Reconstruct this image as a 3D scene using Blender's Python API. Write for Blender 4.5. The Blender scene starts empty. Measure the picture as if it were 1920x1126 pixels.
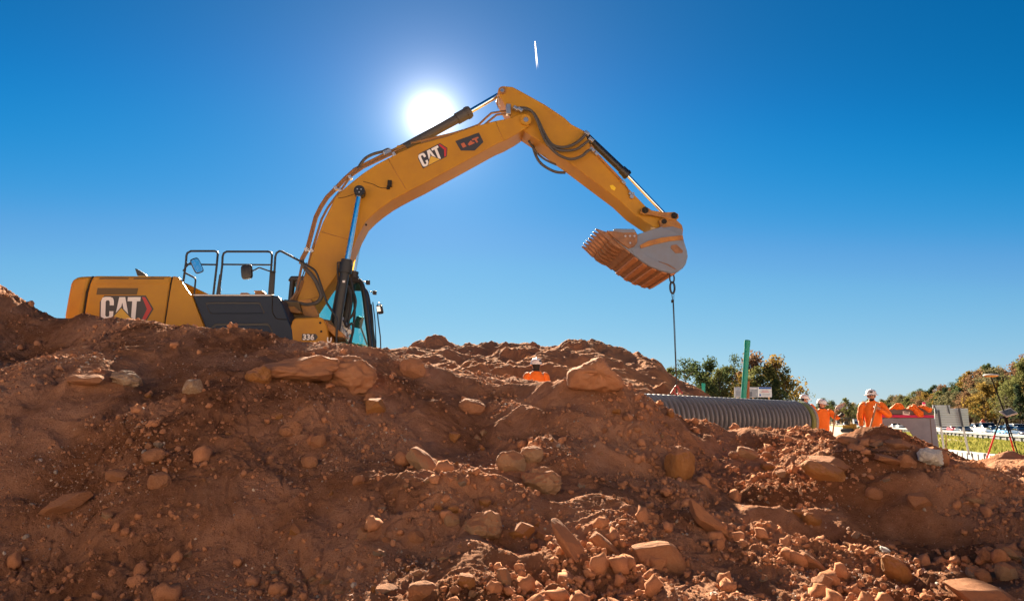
import bpy, bmesh, math, random
import numpy as np
from mathutils import Vector, Matrix
R = math.radians
random.seed(7)
scene = bpy.context.scene
COL = scene.collection

# ---------------------------------------------------------------- camera
F, CX, CY = 1280.0, 960.0, 563.0
PITCH = R(10.06)
cam = bpy.data.cameras.new('camera')
cam.sensor_width = 36.0
cam.lens = 24.0
cam.clip_start = 0.05
cam.clip_end = 20000
camo = bpy.data.objects.new('camera', cam)
camo.location = (0, 0, 0)
camo.rotation_euler = (R(90) + PITCH, 0, 0)
COL.objects.link(camo)
scene.camera = camo

# ---------------------------------------------------------------- sky, sun, exposure
SUN_EL, SUN_AZ = R(24.9), R(-7.2)
world = bpy.data.worlds.new("World")
scene.world = world
world.use_nodes = True
nt = world.node_tree
bg = nt.nodes['Background']
sky = nt.nodes.new('ShaderNodeTexSky')
sky.sky_type = 'NISHITA'
sky.sun_disc = False
sky.sun_elevation = SUN_EL
sky.sun_rotation = SUN_AZ
sky.air_density = 1.0
sky.dust_density = 0.0
sky.ozone_density = 8.0
SKY_STRENGTH = 0.054
SUN_STRENGTH = 4.8
EXPOSURE = 2.6
# the bright aureole of scattered light round the sun
tc = nt.nodes.new('ShaderNodeTexCoord')
sdir = Vector((math.sin(SUN_AZ) * math.cos(SUN_EL), math.cos(SUN_AZ) * math.cos(SUN_EL), math.sin(SUN_EL)))


def wmath(op, a, b=None):
    n = nt.nodes.new('ShaderNodeMath')
    n.operation = op
    for i, q in enumerate((a, b)):
        if q is None:
            continue
        if isinstance(q, (int, float)):
            n.inputs[i].default_value = q
        else:
            nt.links.new(q, n.inputs[i])
    return n.outputs[0]


nrm = nt.nodes.new('ShaderNodeVectorMath')
nrm.operation = 'NORMALIZE'
nt.links.new(tc.outputs['Generated'], nrm.inputs[0])
dot = nt.nodes.new('ShaderNodeVectorMath')
dot.operation = 'DOT_PRODUCT'
nt.links.new(nrm.outputs[0], dot.inputs[0])
dot.inputs[1].default_value = sdir
th2 = wmath('MAXIMUM', wmath('MULTIPLY', wmath('SUBTRACT', 1.0, dot.outputs['Value']), 2.0), 0.0)
glow = wmath('ADD', wmath('DIVIDE', 0.00036, wmath('ADD', wmath('POWER', th2, 0.9), 1.0e-4)), wmath('MULTIPLY', 0.006, wmath('EXPONENT', wmath('MULTIPLY', th2, -13.0))))
bg2 = nt.nodes.new('ShaderNodeBackground')
bg2.inputs[0].default_value = (1.0, 0.98, 0.97, 1)
nt.links.new(glow, bg2.inputs[1])
cur = nt.nodes.new('ShaderNodeRGBCurve')       # the photograph's film response: deep blue aloft, paler towards the horizon
for ci, pts in enumerate((((0, 0), (.09, .0), (.105, .004), (.125, .025), (.167, .125), (.277, .28), (.40, .42), (1, .8)),
                          ((0, 0), (.2, .148), (.276, .262), (.391, .41), (.43, .47), (.587, .60), (.68, .665), (1, .8)),
                          ((0, 0), (.47, .42), (.622, .65), (.79, .77), (.87, .80), (1, .83)))):
    cv = cur.mapping.curves[ci]
    while len(cv.points) < len(pts):
        cv.points.new(.5, .5)
    for k, q in enumerate(pts):
        cv.points[k].location = q
cur.mapping.update()
sc_ = nt.nodes.new('ShaderNodeVectorMath')
sc_.operation = 'SCALE'
sc_.inputs['Scale'].default_value = 0.1
nt.links.new(sky.outputs[0], sc_.inputs[0])
nt.links.new(sc_.outputs[0], cur.inputs['Color'])
sc2 = nt.nodes.new('ShaderNodeVectorMath')
sc2.operation = 'SCALE'
sc2.inputs['Scale'].default_value = 1.0 / (SKY_STRENGTH * 2 ** EXPOSURE)
nt.links.new(cur.outputs[0], sc2.inputs[0])
nt.links.new(sc2.outputs[0], bg.inputs[0])
bg.inputs[1].default_value = SKY_STRENGTH
addw = nt.nodes.new('ShaderNodeAddShader')
nt.links.new(bg.outputs[0], addw.inputs[0])
nt.links.new(bg2.outputs[0], addw.inputs[1])
nt.links.new(addw.outputs[0], nt.nodes['World Output'].inputs['Surface'])

sl = bpy.data.lights.new('sun', 'SUN')
sl.energy = SUN_STRENGTH
sl.angle = R(0.5)
sl.color = (1.0, 0.83, 0.62)
so = bpy.data.objects.new('sun', sl)
so.rotation_euler = sdir.to_track_quat('Z', 'Y').to_euler()
COL.objects.link(so)
scene.view_settings.view_transform = 'Standard'
scene.view_settings.look = 'None'
scene.view_settings.gamma = 1
scene.view_settings.use_curve_mapping = False
scene.view_settings.exposure = EXPOSURE
scene.cycles.max_bounces = 6
scene.cycles.transparent_max_bounces = 12
scene.cycles.sample_clamp_indirect = 6

# ---------------------------------------------------------------- survey of the photograph: pixel -> ray from the eye
cp, sp = math.cos(PITCH), math.sin(PITCH)


def ray(px, py):
    x, y = (px - CX) / F, -(py - CY) / F
    return Vector((x, cp - y * sp, sp + y * cp))


def at(px, py, Y):
    d = ray(px, py)
    return d * (Y / d.y)


# ---------------------------------------------------------------- tags
def tag(o, label=None, cat=None, group=None, kind=None):
    if label:
        o['label'] = label
    if cat:
        o['category'] = cat
    if group:
        o['group'] = group
    if kind:
        o['kind'] = kind
    return o


def empty(name, loc, rz=0.0, label=None, cat=None, group=None):
    o = bpy.data.objects.new(name, None)
    o.empty_display_size = 0.1
    o.location = loc
    o.rotation_euler = (0, 0, rz)
    COL.objects.link(o)
    return tag(o, label, cat, group)


def children(o):
    return [c for c in list(KIDS.get(o.name, []))]


KIDS = {}


def link(o, parent=None):
    COL.objects.link(o)
    if parent is not None:
        o.parent = parent
        KIDS.setdefault(parent.name, []).append(o)
    return o


def copy_tree(o, parent=None):
    c = o.copy()
    link(c, parent)
    for ch in children(o):
        copy_tree(ch, c)
    return c


# ---------------------------------------------------------------- materials
def mat(name, col, rough=0.6, metal=0.0, var=0.0, vscale=3.0, col2=None, bump=0.0, bscale=40.0, spec=0.5, coat=0.0, rand=0.0, detail=4):
    m = bpy.data.materials.new(name)
    m.use_nodes = True
    n = m.node_tree.nodes
    L = m.node_tree.links
    b = n['Principled BSDF']
    b.inputs['Base Color'].default_value = (*col, 1)
    b.inputs['Roughness'].default_value = rough
    b.inputs['Metallic'].default_value = metal
    b.inputs['Specular IOR Level'].default_value = spec
    b.inputs['Coat Weight'].default_value = coat
    src = None
    if col2 is not None or var > 0:
        t = n.new('ShaderNodeTexCoord')
        no = n.new('ShaderNodeTexNoise')
        no.inputs['Scale'].default_value = vscale
        no.inputs['Detail'].default_value = detail
        no.inputs['Roughness'].default_value = 0.65
        L.new(t.outputs['Object'], no.inputs['Vector'])
        r = n.new('ShaderNodeValToRGB')
        r.color_ramp.elements[0].position = 0.35
        r.color_ramp.elements[1].position = 0.7
        c2 = col2 if col2 is not None else tuple(max(0, c * (1 - var)) for c in col)
        r.color_ramp.elements[0].color = (*col, 1)
        r.color_ramp.elements[1].color = (*c2, 1)
        L.new(no.outputs['Fac'], r.inputs[0])
        src = r.outputs[0]
        L.new(src, b.inputs['Base Color'])
    if rand > 0:
        oi = n.new('ShaderNodeObjectInfo')
        h = n.new('ShaderNodeHueSaturation')
        mr = n.new('ShaderNodeMapRange')
        mr.inputs['To Min'].default_value = 1 - rand
        mr.inputs['To Max'].default_value = 1 + rand
        L.new(oi.outputs['Random'], mr.inputs['Value'])
        L.new(mr.outputs[0], h.inputs['Value'])
        if src is not None:
            L.new(src, h.inputs['Color'])
        else:
            h.inputs['Color'].default_value = (*col, 1)
        L.new(h.outputs[0], b.inputs['Base Color'])
    if bump > 0:
        t = n.new('ShaderNodeTexCoord')
        no = n.new('ShaderNodeTexNoise')
        no.inputs['Scale'].default_value = bscale
        no.inputs['Detail'].default_value = 6
        no.inputs['Roughness'].default_value = 0.7
        L.new(t.outputs['Object'], no.inputs['Vector'])
        bp = n.new('ShaderNodeBump')
        bp.inputs['Strength'].default_value = 1.0
        bp.inputs['Distance'].default_value = bump
        L.new(no.outputs['Fac'], bp.inputs['Height'])
        L.new(bp.outputs[0], b.inputs['Normal'])
    return m


M = {}
M['yellow'] = mat('machine_yellow', (0.445, 0.222, 0.015), 0.45, var=0.0, col2=(0.36, 0.17, 0.022), vscale=1.6, spec=0.3, detail=9)
M['yellow_worn'] = mat('worn_yellow', (0.42, 0.185, 0.02), 0.5, col2=(0.20, 0.09, 0.035), vscale=5.0)
M['yellow_matt'] = mat('matt_yellow', (0.42, 0.20, 0.018), 0.85, spec=0.05)
M['black'] = mat('black_steel', (0.012, 0.013, 0.015), 0.4)
M['navy'] = mat('dark_panel', (0.010, 0.023, 0.050), 0.45, col2=(0.013, 0.026, 0.050), vscale=2, spec=0.25)
M['rubber'] = mat('rubber', (0.02, 0.02, 0.022), 0.6)
M['hose'] = mat('hose', (0.06, 0.055, 0.05), 0.6)
M['chrome'] = mat('chrome', (0.75, 0.77, 0.8), 0.12, 1.0)
M['steel'] = mat('steel', (0.45, 0.44, 0.43), 0.4, 0.9)
M['gap'] = mat('dark_gap', (0.01, 0.008, 0.006), 0.8)
M['vent'] = mat('vent_mesh', (0.10, 0.06, 0.018), 0.6)
M['rust_pipe'] = mat('brown_pipe', (0.20, 0.10, 0.035), 0.45)
M['bucket_grey'] = mat('bucket_grey', (0.155, 0.20, 0.275), 0.5, 0.0, col2=(0.15, 0.165, 0.20), vscale=2.5)
M['bucket_rust'] = mat('bucket_rust', (0.17, 0.085, 0.045), 0.55, 0.15, col2=(0.30, 0.15, 0.065), vscale=9, bump=0.004, bscale=30)
M['tooth'] = mat('tooth_steel', (0.22, 0.11, 0.06), 0.45, 0.3, col2=(0.33, 0.18, 0.09), vscale=14, bump=0.003)
M['white'] = mat('white_print', (0.75, 0.74, 0.72), 0.5)
M['red'] = mat('red_print', (0.45, 0.03, 0.03), 0.5)
M['plate'] = mat('dark_plate', (0.035, 0.035, 0.04), 0.5)
M['logo_yellow'] = mat('logo_yellow', (0.6, 0.36, 0.04), 0.5)
M['orange'] = mat('hi_vis_orange', (0.92, 0.20, 0.016), 0.75, var=0.12, vscale=9)
M['skin'] = mat('skin', (0.46, 0.235, 0.15), 0.55)
M['trouser'] = mat('dark_trousers', (0.05, 0.045, 0.045), 0.85)
M['hair'] = mat('hair', (0.012, 0.010, 0.009), 0.7)
M['helmet'] = mat('helmet_white', (0.74, 0.72, 0.70), 0.35)
M['wood'] = mat('wood_handle', (0.40, 0.22, 0.10), 0.6, var=0.3, vscale=15)
M['blade'] = mat('worn_blade', (0.50, 0.46, 0.42), 0.6, col2=(.36, .27, .2), vscale=7)
M['pipe'] = mat('pipe_plastic', (0.15, 0.17, 0.20), 0.36, col2=(0.18, 0.18, 0.18), vscale=2.0)
M['pipe_band'] = mat('pipe_stripe', (0.20, 0.23, 0.07), 0.5)
M['green_pipe'] = mat('green_pipe', (0.0, 0.30, 0.22), 0.4)
M['concrete'] = mat('concrete', (0.27, 0.32, 0.395), 0.85, col2=(0.21, 0.245, 0.30), vscale=3.0, bump=0.004, bscale=25)
M['concrete_light'] = mat('barrier_concrete', (0.30, 0.295, 0.29), 0.85, var=0.15, vscale=2)
M['concrete_dark'] = mat('beam_concrete', (0.16, 0.145, 0.14), 0.85, var=0.2, vscale=3)
M['pink'] = mat('pink_strap', (0.55, 0.02, 0.12), 0.6)
M['galv'] = mat('galvanised', (0.50, 0.52, 0.54), 0.45, 0.6)
M['sign_back'] = mat('sign_aluminium', (0.52, 0.57, 0.62), 0.6, 0.0)
M['dark_post'] = mat('dark_post', (0.06, 0.07, 0.09), 0.6)
M['asphalt'] = mat('asphalt', (0.09, 0.088, 0.085), 0.9, var=0.2, vscale=0.4)
M['guard'] = mat('guardrail_steel', (0.24, 0.245, 0.25), 0.7, 0.0, spec=.1)
M['glass_dark'] = mat('car_glass', (0.01, 0.013, 0.018), 0.08)
M['tyre'] = mat('tyre', (0.015, 0.015, 0.015), 0.8)
M['lamp'] = mat('headlamp', (0.7, 0.7, 0.7), 0.15)
M['tripod_red'] = mat('tripod_red', (0.60, 0.015, 0.025), 0.75, spec=0.08)
M['tripod_black'] = mat('tripod_black', (0.012, 0.011, 0.012), 0.8, spec=0.05)
M['gnss_yellow'] = mat('receiver_yellow', (0.62, 0.32, 0.03), 0.45)
M['grey_plastic'] = mat('grey_plastic', (0.42, 0.41, 0.38), 0.5)
M['screen'] = mat('tablet_screen', (0.10, 0.13, 0.14), 0.12)
M['orange_sign'] = mat('orange_sign', (0.9, 0.10, 0.02), 0.5)
M['grey_band'] = mat('grey_band', (0.28, 0.28, 0.27), 0.6)

# tinted cab glass
gm = bpy.data.materials.new('cab_glass')
gm.use_nodes = True
n_, l_ = gm.node_tree.nodes, gm.node_tree.links
tr = n_.new('ShaderNodeBsdfTransparent')
tr.inputs[0].default_value = (0.46, 0.80, 0.78, 1)
gl = n_.new('ShaderNodeBsdfGlossy')
gl.inputs['Roughness'].default_value = 0.03
mx = n_.new('ShaderNodeMixShader')
fr = n_.new('ShaderNodeFresnel')
fr.inputs[0].default_value = 1.45
l_.new(fr.outputs[0], mx.inputs[0])
l_.new(tr.outputs[0], mx.inputs[1])
l_.new(gl.outputs[0], mx.inputs[2])
l_.new(mx.outputs[0], n_['Material Output'].inputs[0])
M['cab_glass'] = gm


def soil_material(name, dark, mid, pale, bump=0.03, speck=True, spec=0.02, dust=False, damp=False):
    m = bpy.data.materials.new(name)
    m.use_nodes = True
    n, L = m.node_tree.nodes, m.node_tree.links
    b = n['Principled BSDF']
    b.inputs['Roughness'].default_value = 0.95
    b.inputs['Specular IOR Level'].default_value = spec
    t = n.new('ShaderNodeTexCoord')

    def noise(s, d=6, r=0.6):
        q = n.new('ShaderNodeTexNoise')
        q.inputs['Scale'].default_value = s
        q.inputs['Detail'].default_value = d
        q.inputs['Roughness'].default_value = r
        L.new(t.outputs['Object'], q.inputs['Vector'])
        return q

    big, midn, fine = noise(0.7, 5, 0.6), noise(6.0, 6, 0.7), noise(85.0, 7, 0.8)
    rp = n.new('ShaderNodeValToRGB')
    e = rp.color_ramp.elements
    e[0].position, e[0].color = 0.32, (*dark, 1)
    e[1].position, e[1].color = 0.72, (*pale, 1)
    x = e.new(0.5)
    x.color = (*mid, 1)
    a1 = n.new('ShaderNodeMix')
    a1.data_type = 'FLOAT'
    a1.inputs['Factor'].default_value = 0.55
    L.new(big.outputs['Fac'], a1.inputs['A'])
    L.new(midn.outputs['Fac'], a1.inputs['B'])
    a2 = n.new('ShaderNodeMix')
    a2.data_type = 'FLOAT'
    a2.inputs['Factor'].default_value = 0.42
    L.new(a1.outputs['Result'], a2.inputs['A'])
    L.new(fine.outputs['Fac'], a2.inputs['B'])
    L.new(a2.outputs['Result'], rp.inputs[0])
    col = rp.outputs[0]
    if damp:        # freshly dug damp soil beside dry dusty soil
        dn = noise(0.42, 5, 0.62)
        dr = n.new('ShaderNodeMapRange')
        dr.inputs['From Min'].default_value = 0.47
        dr.inputs['From Max'].default_value = 0.60
        dr.inputs['To Min'].default_value = 0.0
        dr.inputs['To Max'].default_value = 0.68
        L.new(dn.outputs['Fac'], dr.inputs['Value'])
        dm_ = n.new('ShaderNodeMix')
        dm_.data_type = 'RGBA'
        dm_.inputs['B'].default_value = (0.115, 0.040, 0.014, 1)
        L.new(dr.outputs[0], dm_.inputs['Factor'])
        L.new(col, dm_.inputs['A'])
        col = dm_.outputs['Result']
    hgt = n.new('ShaderNodeMath')
    hgt.operation = 'ADD'
    L.new(fine.outputs['Fac'], hgt.inputs[0])
    mm = n.new('ShaderNodeMath')
    mm.operation = 'MULTIPLY'
    mm.inputs[1].default_value = 2.0
    L.new(midn.outputs['Fac'], mm.inputs[0])
    L.new(mm.outputs[0], hgt.inputs[1])
    if speck:
        v = n.new('ShaderNodeTexVoronoi')
        v.inputs['Scale'].default_value = 55.0
        L.new(t.outputs['Object'], v.inputs['Vector'])
        lt = n.new('ShaderNodeMath')
        lt.operation = 'LESS_THAN'
        lt.inputs[1].default_value = 0.16
        L.new(v.outputs['Distance'], lt.inputs[0])
        sel = n.new('ShaderNodeSeparateColor')
        L.new(v.outputs['Color'], sel.inputs[0])
        gt = n.new('ShaderNodeMath')
        gt.operation = 'GREATER_THAN'
        gt.inputs[1].default_value = 0.86
        L.new(sel.outputs[0], gt.inputs[0])
        mk = n.new('ShaderNodeMath')
        mk.operation = 'MULTIPLY'
        L.new(lt.outputs[0], mk.inputs[0])
        L.new(gt.outputs[0], mk.inputs[1])
        mixc = n.new('ShaderNodeMix')
        mixc.data_type = 'RGBA'
        mixc.inputs['B'].default_value = (0.45, 0.34, 0.27, 1)
        L.new(mk.outputs[0], mixc.inputs['Factor'])
        L.new(col, mixc.inputs['A'])
        col = mixc.outputs['Result']
    if dust:
        gn = n.new('ShaderNodeNewGeometry')
        sx = n.new('ShaderNodeSeparateXYZ')
        L.new(gn.outputs['Normal'], sx.inputs[0])
        ad = n.new('ShaderNodeMath')
        ad.operation = 'MULTIPLY_ADD'
        ad.inputs[1].default_value = 1.6
        L.new(midn.outputs['Fac'], ad.inputs[0])
        L.new(sx.outputs['Z'], ad.inputs[2])
        mr = n.new('ShaderNodeMapRange')
        mr.inputs['From Min'].default_value = 1.15
        mr.inputs['From Max'].default_value = 1.5
        L.new(ad.outputs[0], mr.inputs['Value'])
        mixd = n.new('ShaderNodeMix')
        mixd.data_type = 'RGBA'
        mixd.inputs['B'].default_value = (0.44, 0.205, 0.105, 1)
        L.new(mr.outputs[0], mixd.inputs['Factor'])
        L.new(col, mixd.inputs['A'])
        col = mixd.outputs['Result']
    L.new(col, b.inputs['Base Color'])
    bp = n.new('ShaderNodeBump')
    bp.inputs['Strength'].default_value = 0.9
    bp.inputs['Distance'].default_value = bump
    L.new(hgt.outputs[0], bp.inputs['Height'])
    L.new(bp.outputs[0], b.inputs['Normal'])
    return m


M['soil'] = soil_material('red_soil', (0.13, 0.058, 0.030), (0.43, 0.212, 0.122), (0.56, 0.345, 0.23), damp=True)
M['soil_pale'] = soil_material('pale_soil', (0.29, 0.125, 0.06), (0.44, 0.21, 0.108), (0.53, 0.29, 0.165), bump=0.05)
M['clod'] = soil_material('clod_soil', (0.26, 0.11, 0.055), (0.43, 0.20, 0.108), (0.53, 0.29, 0.175), bump=0.01, speck=False)
M['ground_soil'] = soil_material('flat_soil', (0.40, 0.31, 0.245), (0.47, 0.385, 0.315), (0.51, 0.435, 0.37), bump=0.04, speck=False)
M['boulder'] = soil_material('brown_boulder', (0.27, 0.115, 0.06), (0.39, 0.185, 0.10), (0.47, 0.275, 0.175), bump=0.012, speck=False, spec=0.12, dust=True)
M['boulder_orange'] = soil_material('orange_boulder', (0.26, 0.115, 0.04), (0.36, 0.165, 0.06), (0.42, 0.24, 0.12), bump=0.012, speck=False, spec=0.12, dust=True)
M['boulder_pale'] = soil_material('pale_boulder', (0.27, 0.155, 0.09), (0.37, 0.23, 0.14), (0.46, 0.32, 0.215), bump=0.012, speck=False, spec=0.12, dust=True)
M['boulder_grey'] = soil_material('grey_boulder', (0.17, 0.13, 0.105), (0.25, 0.19, 0.155), (0.33, 0.26, 0.22), bump=0.012, speck=False, spec=0.12, dust=True)
wr = soil_material('white_rock', (0.03, 0.025, 0.02), (0.70, 0.67, 0.62), (0.78, 0.76, 0.72), bump=0.012, speck=False, spec=0.3)
M['white_rock'] = wr
gw = soil_material('streaked_rock', (0.20, 0.10, 0.055), (0.30, 0.19, 0.12), (0.55, 0.53, 0.44), bump=0.006, speck=False, spec=0.3)
M['streaked_rock'] = gw

# gravel: every stone its own tint
gv = bpy.data.materials.new('gravel_stones')
gv.use_nodes = True
n_, l_ = gv.node_tree.nodes, gv.node_tree.links
b_ = n_['Principled BSDF']
b_.inputs['Roughness'].default_value = 0.85
ge = n_.new('ShaderNodeNewGeometry')
rp = n_.new('ShaderNodeValToRGB')
rp.color_ramp.interpolation = 'CONSTANT'
els = rp.color_ramp.elements
els[0].color = (0.24, 0.105, 0.055, 1)
els[1].position = 0.3
els[1].color = (0.32, 0.15, 0.08, 1)
for p_, c_ in ((0.55, (0.28, 0.16, 0.105)), (0.72, (0.38, 0.22, 0.14)), (0.84, (0.25, 0.20, 0.17)), (0.93, (0.46, 0.36, 0.29))):
    q_ = els.new(p_)
    q_.color = (*c_, 1)
l_.new(ge.outputs['Random Per Island'], rp.inputs[0])
l_.new(rp.outputs[0], b_.inputs['Base Color'])
M['gravel'] = gv


# ---------------------------------------------------------------- mesh builder
class MB:
    def __init__(s):
        s.v, s.f, s.m = [], [], []

    def add(s, vs, fs, mi=0):
        o = len(s.v)
        s.v.extend([tuple(v) for v in vs])
        s.f.extend([tuple(i + o for i in f) for f in fs])
        s.m.extend([mi] * len(fs))
        return s

    def box(s, c, d, mi=0, mtx=None):
        x, y, z = d[0] / 2, d[1] / 2, d[2] / 2
        vs = [Vector((a * x, b * y, e * z)) for a in (-1, 1) for b in (-1, 1) for e in (-1, 1)]
        if mtx is not None:
            vs = [mtx @ v for v in vs]
        vs = [v + Vector(c) for v in vs]
        return s.add(vs, [(0, 1, 3, 2), (4, 6, 7, 5), (0, 4, 5, 1), (2, 3, 7, 6), (0, 2, 6, 4), (1, 5, 7, 3)], mi)

    def prism(s, near, far, mi=0):
        """two matching outlines, capped and joined"""
        n = len(near)
        vs = list(near) + list(far)
        fs = [tuple(range(n)), tuple(range(2 * n - 1, n - 1, -1))]
        fs += [(i, (i + 1) % n, n + (i + 1) % n, n + i) for i in range(n)]
        return s.add(vs, fs, mi)

    def tube(s, path, r, seg=10, mi=0, caps=True):
        P = [Vector(p) for p in path]
        n = len(P)
        rs = r if isinstance(r, (list, tuple)) else [r] * n
        T = []
        for i in range(n):
            a = P[max(i - 1, 0)]
            b = P[min(i + 1, n - 1)]
            t = (b - a)
            T.append(t.normalized() if t.length > 1e-9 else Vector((0, 0, 1)))
        ref = Vector((0, 0, 1)) if abs(T[0].z) < 0.9 else Vector((1, 0, 0))
        nrm = (ref - T[0] * ref.dot(T[0])).normalized()
        vs, fs = [], []
        for i in range(n):
            nrm = nrm - T[i] * nrm.dot(T[i])
            nrm.normalize()
            bi = T[i].cross(nrm)
            for k in range(seg):
                a = 2 * math.pi * k / seg
                vs.append(P[i] + (nrm * math.cos(a) + bi * math.sin(a)) * rs[i])
        for i in range(n - 1):
            for k in range(seg):
                k2 = (k + 1) % seg
                fs.append((i * seg + k, i * seg + k2, (i + 1) * seg + k2, (i + 1) * seg + k))
        if caps:
            fs.append(tuple(range(seg - 1, -1, -1)))
            fs.append(tuple((n - 1) * seg + k for k in range(seg)))
        return s.add(vs, fs, mi)

    def rings(s, rings, mi=0, cap=True):
        n = len(rings[0])
        vs = [v for r_ in rings for v in r_]
        fs = []
        for i in range(len(rings) - 1):
            for k in range(n):
                k2 = (k + 1) % n
                fs.append((i * n + k, i * n + k2, (i + 1) * n + k2, (i + 1) * n + k))
        if cap:
            fs.append(tuple(range(n - 1, -1, -1)))
            fs.append(tuple((len(rings) - 1) * n + k for k in range(n)))
        return s.add(vs, fs, mi)

    def ball(s, c, r, mi=0, seg=12, rin=8, mtx=None):
        rr = r if isinstance(r, (list, tuple)) else (r, r, r)
        out = []
        for i in range(rin + 1):
            a = -math.pi / 2 + math.pi * i / rin
            rad = max(math.cos(a), 0.02)
            ring = []
            for k in range(seg):
                b = 2 * math.pi * k / seg
                v = Vector((rr[0] * rad * math.cos(b), rr[1] * rad * math.sin(b), rr[2] * math.sin(a)))
                if mtx is not None:
                    v = mtx @ v
                ring.append(v + Vector(c))
            out.append(ring)
        return s.rings(out, mi)

    def mesh(s, name, mats, smooth=False, auto=None):
        me = bpy.data.meshes.new(name)
        me.from_pydata(s.v, [], s.f)
        mats = mats if isinstance(mats, (list, tuple)) else [mats]
        for q in mats:
            me.materials.append(q)
        if len(mats) > 1:
            me.polygons.foreach_set('material_index', s.m)
        bm = bmesh.new()
        bm.from_mesh(me)
        bmesh.ops.recalc_face_normals(bm, faces=bm.faces)
        bm.to_mesh(me)
        bm.free()
        if smooth:
            me.polygons.foreach_set('use_smooth', [True] * len(me.polygons))
            if auto:
                me.set_sharp_from_angle(angle=R(auto))
        me.update()
        return me

    def build(s, name, mats, parent=None, smooth=False, bevel=0.0, auto=None, seg=2, blim=30):
        o = bpy.data.objects.new(name, s.mesh(name, mats, smooth, auto))
        link(o, parent)
        if bevel > 0:
            b = o.modifiers.new('bevel', 'BEVEL')
            b.width = bevel
            b.segments = seg
            b.limit_method = 'ANGLE'
            b.angle_limit = R(blim)
            b.harden_normals = False
            for p in o.data.polygons:
                p.use_smooth = True
            o.data.set_sharp_from_angle(angle=R(35))
        return o


def smooth_path(pts, n=6):
    """Catmull-Rom through the points"""
    P = [Vector(p) for p in pts]
    out = []
    for i in range(len(P) - 1):
        p0, p1, p2, p3 = P[max(i - 1, 0)], P[i], P[i + 1], P[min(i + 2, len(P) - 1)]
        for k in range(n):
            t = k / n
            out.append(0.5 * ((2 * p1) + (p2 - p0) * t + (2 * p0 - 5 * p1 + 4 * p2 - p3) * t * t + (3 * p1 - p0 - 3 * p2 + p3) * t ** 3))
    out.append(P[-1])
    return out


def wrinkle(o, amp, sc, seed=0):
    t = bpy.data.textures.get('cloth_folds') or bpy.data.textures.new('cloth_folds', 'CLOUDS')
    t.noise_scale = sc
    s1 = o.modifiers.new('subdivision', 'SUBSURF')
    s1.levels = s1.render_levels = 2
    d = o.modifiers.new('folds', 'DISPLACE')
    d.texture = t
    d.strength = amp
    d.mid_level = .5
    d.texture_coords = 'LOCAL'


# ---------------------------------------------------------------- noise
def _hash(ix, iy, seed):
    with np.errstate(over='ignore'):
        h = (ix.astype(np.uint32) * np.uint32(374761393) + iy.astype(np.uint32) * np.uint32(668265263) + np.uint32((seed * 2246822519) % (1 << 32)))
        h = (h ^ (h >> np.uint32(13))) * np.uint32(1274126177)
        h = h ^ (h >> np.uint32(16))
    return h


def perlin(x, y, seed=0):
    x0, y0 = np.floor(x), np.floor(y)
    fx, fy = x - x0, y - y0
    ix, iy = x0.astype(np.int64), y0.astype(np.int64)

    def g(dx, dy):
        a = _hash(ix + dx, iy + dy, seed).astype(np.float64) * (2 * math.pi / 4294967296.0)
        return np.cos(a) * (fx - dx) + np.sin(a) * (fy - dy)

    u = fx * fx * fx * (fx * (fx * 6 - 15) + 10)
    v = fy * fy * fy * (fy * (fy * 6 - 15) + 10)
    a = g(0, 0) * (1 - u) + g(1, 0) * u
    b = g(0, 1) * (1 - u) + g(1, 1) * u
    return (a * (1 - v) + b * v) * 1.5


def fbm(x, y, seed, octs=4, lac=2.1, gain=0.5):
    s, a = 0, 1.0
    for i in range(octs):
        s = s + a * perlin(x, y, seed + i * 17)
        x, y, a = x * lac, y * lac, a * gain
    return s


def rbf(points):
    """thin plate surface through (x, y, z)"""
    A = np.array(points, float)
    n = len(A)
    d = np.hypot(A[:, None, 0] - A[None, :, 0], A[:, None, 1] - A[None, :, 1])
    K = np.where(d > 0, d * d * np.log(d + 1e-12), 0) + np.eye(n) * 0.02
    Pm = np.c_[np.ones(n), A[:, :2]]
    S = np.zeros((n + 3, n + 3))
    S[:n, :n] = K
    S[:n, n:] = Pm
    S[n:, :n] = Pm.T
    w = np.linalg.solve(S, np.r_[A[:, 2], 0, 0, 0])

    def f(x, y):
        sh = x.shape
        x, y = x.ravel(), y.ravel()
        out = np.zeros(len(x))
        for i in range(n):
            r2 = (x - A[i, 0]) ** 2 + (y - A[i, 1]) ** 2
            out += w[i] * 0.5 * r2 * np.log(r2 + 1e-12)
        return (out + w[n] + w[n + 1] * x + w[n + 2] * y).reshape(sh)
    return f


def grid_mesh(name, X, Y, Z, m):
    ny, nx = X.shape
    me = bpy.data.meshes.new(name)
    me.vertices.add(nx * ny)
    me.vertices.foreach_set('co', np.stack([X, Y, Z], -1).astype(np.float32).ravel())
    i = np.arange(nx * ny).reshape(ny, nx)
    q = np.stack([i[:-1, :-1], i[:-1, 1:], i[1:, 1:], i[1:, :-1]], -1).reshape(-1, 4)
    nq = len(q)
    me.loops.add(nq * 4)
    me.loops.foreach_set('vertex_index', q.astype(np.int32).ravel())
    me.polygons.add(nq)
    me.polygons.foreach_set('loop_start', np.arange(0, nq * 4, 4, dtype=np.int32))
    me.polygons.foreach_set('loop_total', np.full(nq, 4, dtype=np.int32))
    me.polygons.foreach_set('use_smooth', np.ones(nq, dtype=bool))
    me.update(calc_edges=True)
    me.validate()
    me.materials.append(m)
    o = bpy.data.objects.new(name, me)
    link(o)
    return o


# ================================================================ TERRAIN
CP = []


def c(px, py, Y):
    p = at(px, py, Y)
    CP.append((p.x, p.y, p.z))


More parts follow.
